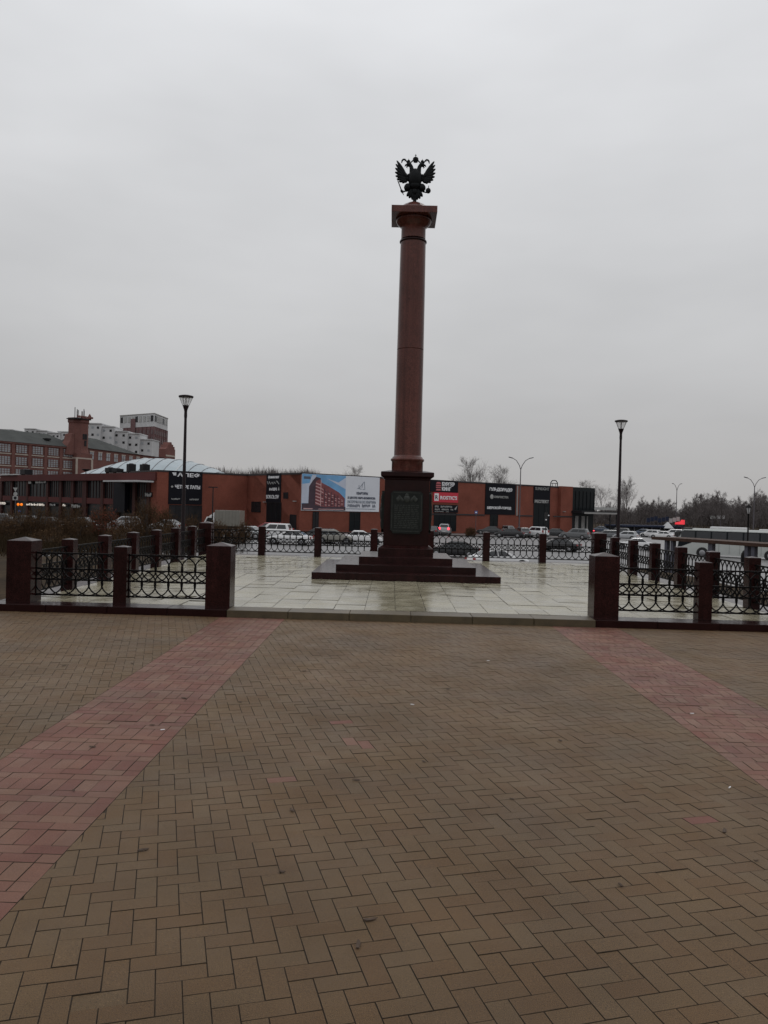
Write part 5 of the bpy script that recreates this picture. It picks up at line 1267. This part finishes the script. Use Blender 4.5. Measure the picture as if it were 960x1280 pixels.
# bushes on the left
def bush(px, py_top, py_base, w_px, label, m, seed, n_=420, leafy=0.):
    g = ground(px, py_base); h = at(px, py_top, g.y).z - g.z; r_ = w_px/2*g.y/FOC; rr = random.Random(seed)
    t = thing('bare_bush', label, 'bush', g, rr.uniform(0, 6.28), 'bare bushes on the left bank'); mb = MB(); lf = MB()
    st = MB()
    for i in range(9):
        a = rr.uniform(0, 6.28); q = rr.uniform(.1, .6)*r_; st.tube([(0.1*math.cos(a), .1*math.sin(a), -.1), (q*.4*math.cos(a), q*.4*math.sin(a), h*.25), (q*math.cos(a), q*math.sin(a), h*.6)], [.05, .035, .015], 5, False)
    st.build('stem', M['bark'], t)
    for i in range(n_):
        a = rr.uniform(0, 6.28); q = math.sqrt(rr.random())*r_; z = h*rr.uniform(.0, .8)
        lim = math.sqrt(max(0, 1-(q/r_)**2)); z = min(z, h*lim)
        p = Vector((q*math.cos(a), q*math.sin(a), z)); d = Vector((math.cos(a)*.5*q/r_ + rr.gauss(0, .25), math.sin(a)*.5*q/r_ + rr.gauss(0, .25), 1)).normalized(); ln = rr.uniform(.25, .6)*h*.6
        mb.tube([p, p + d*ln*.5 + Vector((rr.gauss(0, .05), rr.gauss(0, .05), 0)), p + d*ln], [.018, .012, .004], 3, False, False)
        for k in range(int(leafy) + (1 if rr.random() < leafy % 1 else 0)):
            c = p + d*ln*rr.random() + Vector((rr.gauss(0, .08), rr.gauss(0, .08), rr.gauss(0, .08))); u = Vector((rr.gauss(0, 1), rr.gauss(0, 1), rr.gauss(0, 1))).normalized()*.075; v = u.orthogonal().normalized()*.045
            lf.add([c-u, c-v, c+u, c+v], [(0, 1, 2, 3)])
    mb.build('twigs', M['bushtwig'], t)
    if leafy: lf.build('dead_leaves', m, t)
    return t
M['brownleaf'] = mat('brown_dead_leaves', (.078, .047, .024), .95, var=.4, vs=2, spec=.1)
for i, (px, yt, yb, w_, lab, lf) in enumerate([
    (130, 632, 672, 34, 'reddish bush in front of the dark porch', 2.6),
    (183, 622, 673, 26, 'tall brown bush left of the lamp, before the mall wall', 1.5),
    (164, 640, 675, 26, 'brown bush between the reddish one and the tall one', 1.2),
    (205, 634, 677, 22, 'thin brown bush just left of the left lamp post', .9),
    (100, 645, 674, 30, 'low brown bush left of the reddish one', .8),
    (72, 646, 673, 30, 'thin bare bush in front of the dark saloon', .5),
    (40, 648, 672, 30, 'thin bare bush below the road signs', .5),
    (8, 647, 672, 28, 'bare bush at the far left edge', .6),
    (238, 642, 680, 26, 'pale twiggy bush right of the left lamp post', .5),
    (275, 655, 682, 22, 'low bush under the box truck behind the fence corner', .9),
    (305, 652, 680, 16, 'small bush right of the box truck', .7),
    (588, 659, 671, 12, 'small dark bush at the foot of the blue road sign', .8),
    (150, 655, 683, 40, 'wide low brown bush below the reddish one', .5),
    (60, 660, 684, 46, 'wide low brown bush near the corner post on the left', .4),
    (20, 634, 671, 34, 'tall see through twiggy shrub left of the amber traffic light', .8),
    (52, 632, 671, 36, 'tall see through twiggy shrub right of the amber traffic light', .8),
    (88, 630, 671, 34, 'tall see through twiggy shrub before the middle of the left mall wing', 1.0),
    (268, 648, 683, 18, 'small twiggy bush at the rear corner of the left side fence', .6),
    (292, 656, 683, 22, 'low twiggy bush hiding the wheels of the box truck', .8),
    (215, 652, 684, 26, 'low brown bush behind the left side fence', 1.)]):
    bush(px, yt, yb, w_, lab, M['redtwig'] if i == 0 else M['brownleaf'], 100+i, 520 if yb < 676 else 420, lf)
# long dead grass on the bank
rr = random.Random(77); mb = MB()
for i in range(16000):
    px = rr.uniform(-30, 250); py = rr.uniform(664, 693); g = ground(px, py, 40) if i % 4 == 0 else g
    x, y = g.x + rr.gauss(0, 2.2), g.y + rr.gauss(0, 2.2); z = zg(x, y); a = rr.uniform(0, 6.28); h = rr.uniform(.2, .75)
    s_ = Vector((math.cos(a), math.sin(a), 0))*.035; q = Vector((x + rr.gauss(0, .15), y + rr.gauss(0, .15), z + h)); p = Vector((x, y, z-.02))
    mb.add([p-s_, p+s_, q], [(0, 1, 2)])
tag(mb.build('dry_grass', M['soil']), kind='stuff')
# fallen leaves and bits on the paving
rr = random.Random(5)
lv = []
for sh in range(4):
    mb = MB(); n_ = 9; pts = []
    for k in range(n_):
        a = 2*math.pi*k/n_; r_ = rr.uniform(.6, 1.25); pts.append((.028*r_*math.cos(a)*1.5, .022*r_*math.sin(a)))
    mb.add([(x, y, .004 + .005*abs(math.sin(3*x*30+sh))) for x, y in pts] + [(0, 0, .006)] + [(x, y, .001 + .005*abs(math.sin(3*x*30+sh))) for x, y in pts],
           [(k, (k+1) % n_, n_) for k in range(n_)] + [(k, n_+1+k, n_+1+(k+1) % n_, (k+1) % n_) for k in range(n_)]); lv.append(mb.mesh('fallen_leaf', M['leaf']))
fixed = [(80, 838), (115, 943), (92, 1000), (380, 845), (445, 985), (365, 1025), (530, 962), (462, 1165), (447, 1198), (775, 1120), (945, 1090), (352, 1103), (230, 880), (165, 836), (560, 868), (620, 905), (190, 915), (300, 885), (770, 800), (845, 845), (905, 1050), (178, 1076), (640, 1010), (700, 935)]
for k, (px, py) in enumerate(fixed):
    g = ground(px, py, 1.2); o = place('fallen_leaf', lv[k % 4], None, (g.x, g.y, .002), rr.uniform(0, 6.28)); s_ = rr.uniform(.35, .75); o.scale = (s_, s_*rr.uniform(.6, 1), 1)
    tag(o, 'small dark dead leaf lying on the block paving', 'leaf', 'dead leaves scattered on the paving')
mb = MB(); mb.tube([(-.016, 0, .005), (.018, .003, .005)], .004, 6); stub = mb.mesh('cigarette_end', M['lett'])
for px, py in ((203, 921), (515, 889), (610, 832), (865, 900), (588, 783), (912, 995)):
    g = ground(px, py, 1.2); tag(place('cigarette_end', stub, None, (g.x, g.y, .001), rr.uniform(0, 6.28)), 'white cigarette end lying on the block paving', 'litter', 'cigarette ends on the paving')
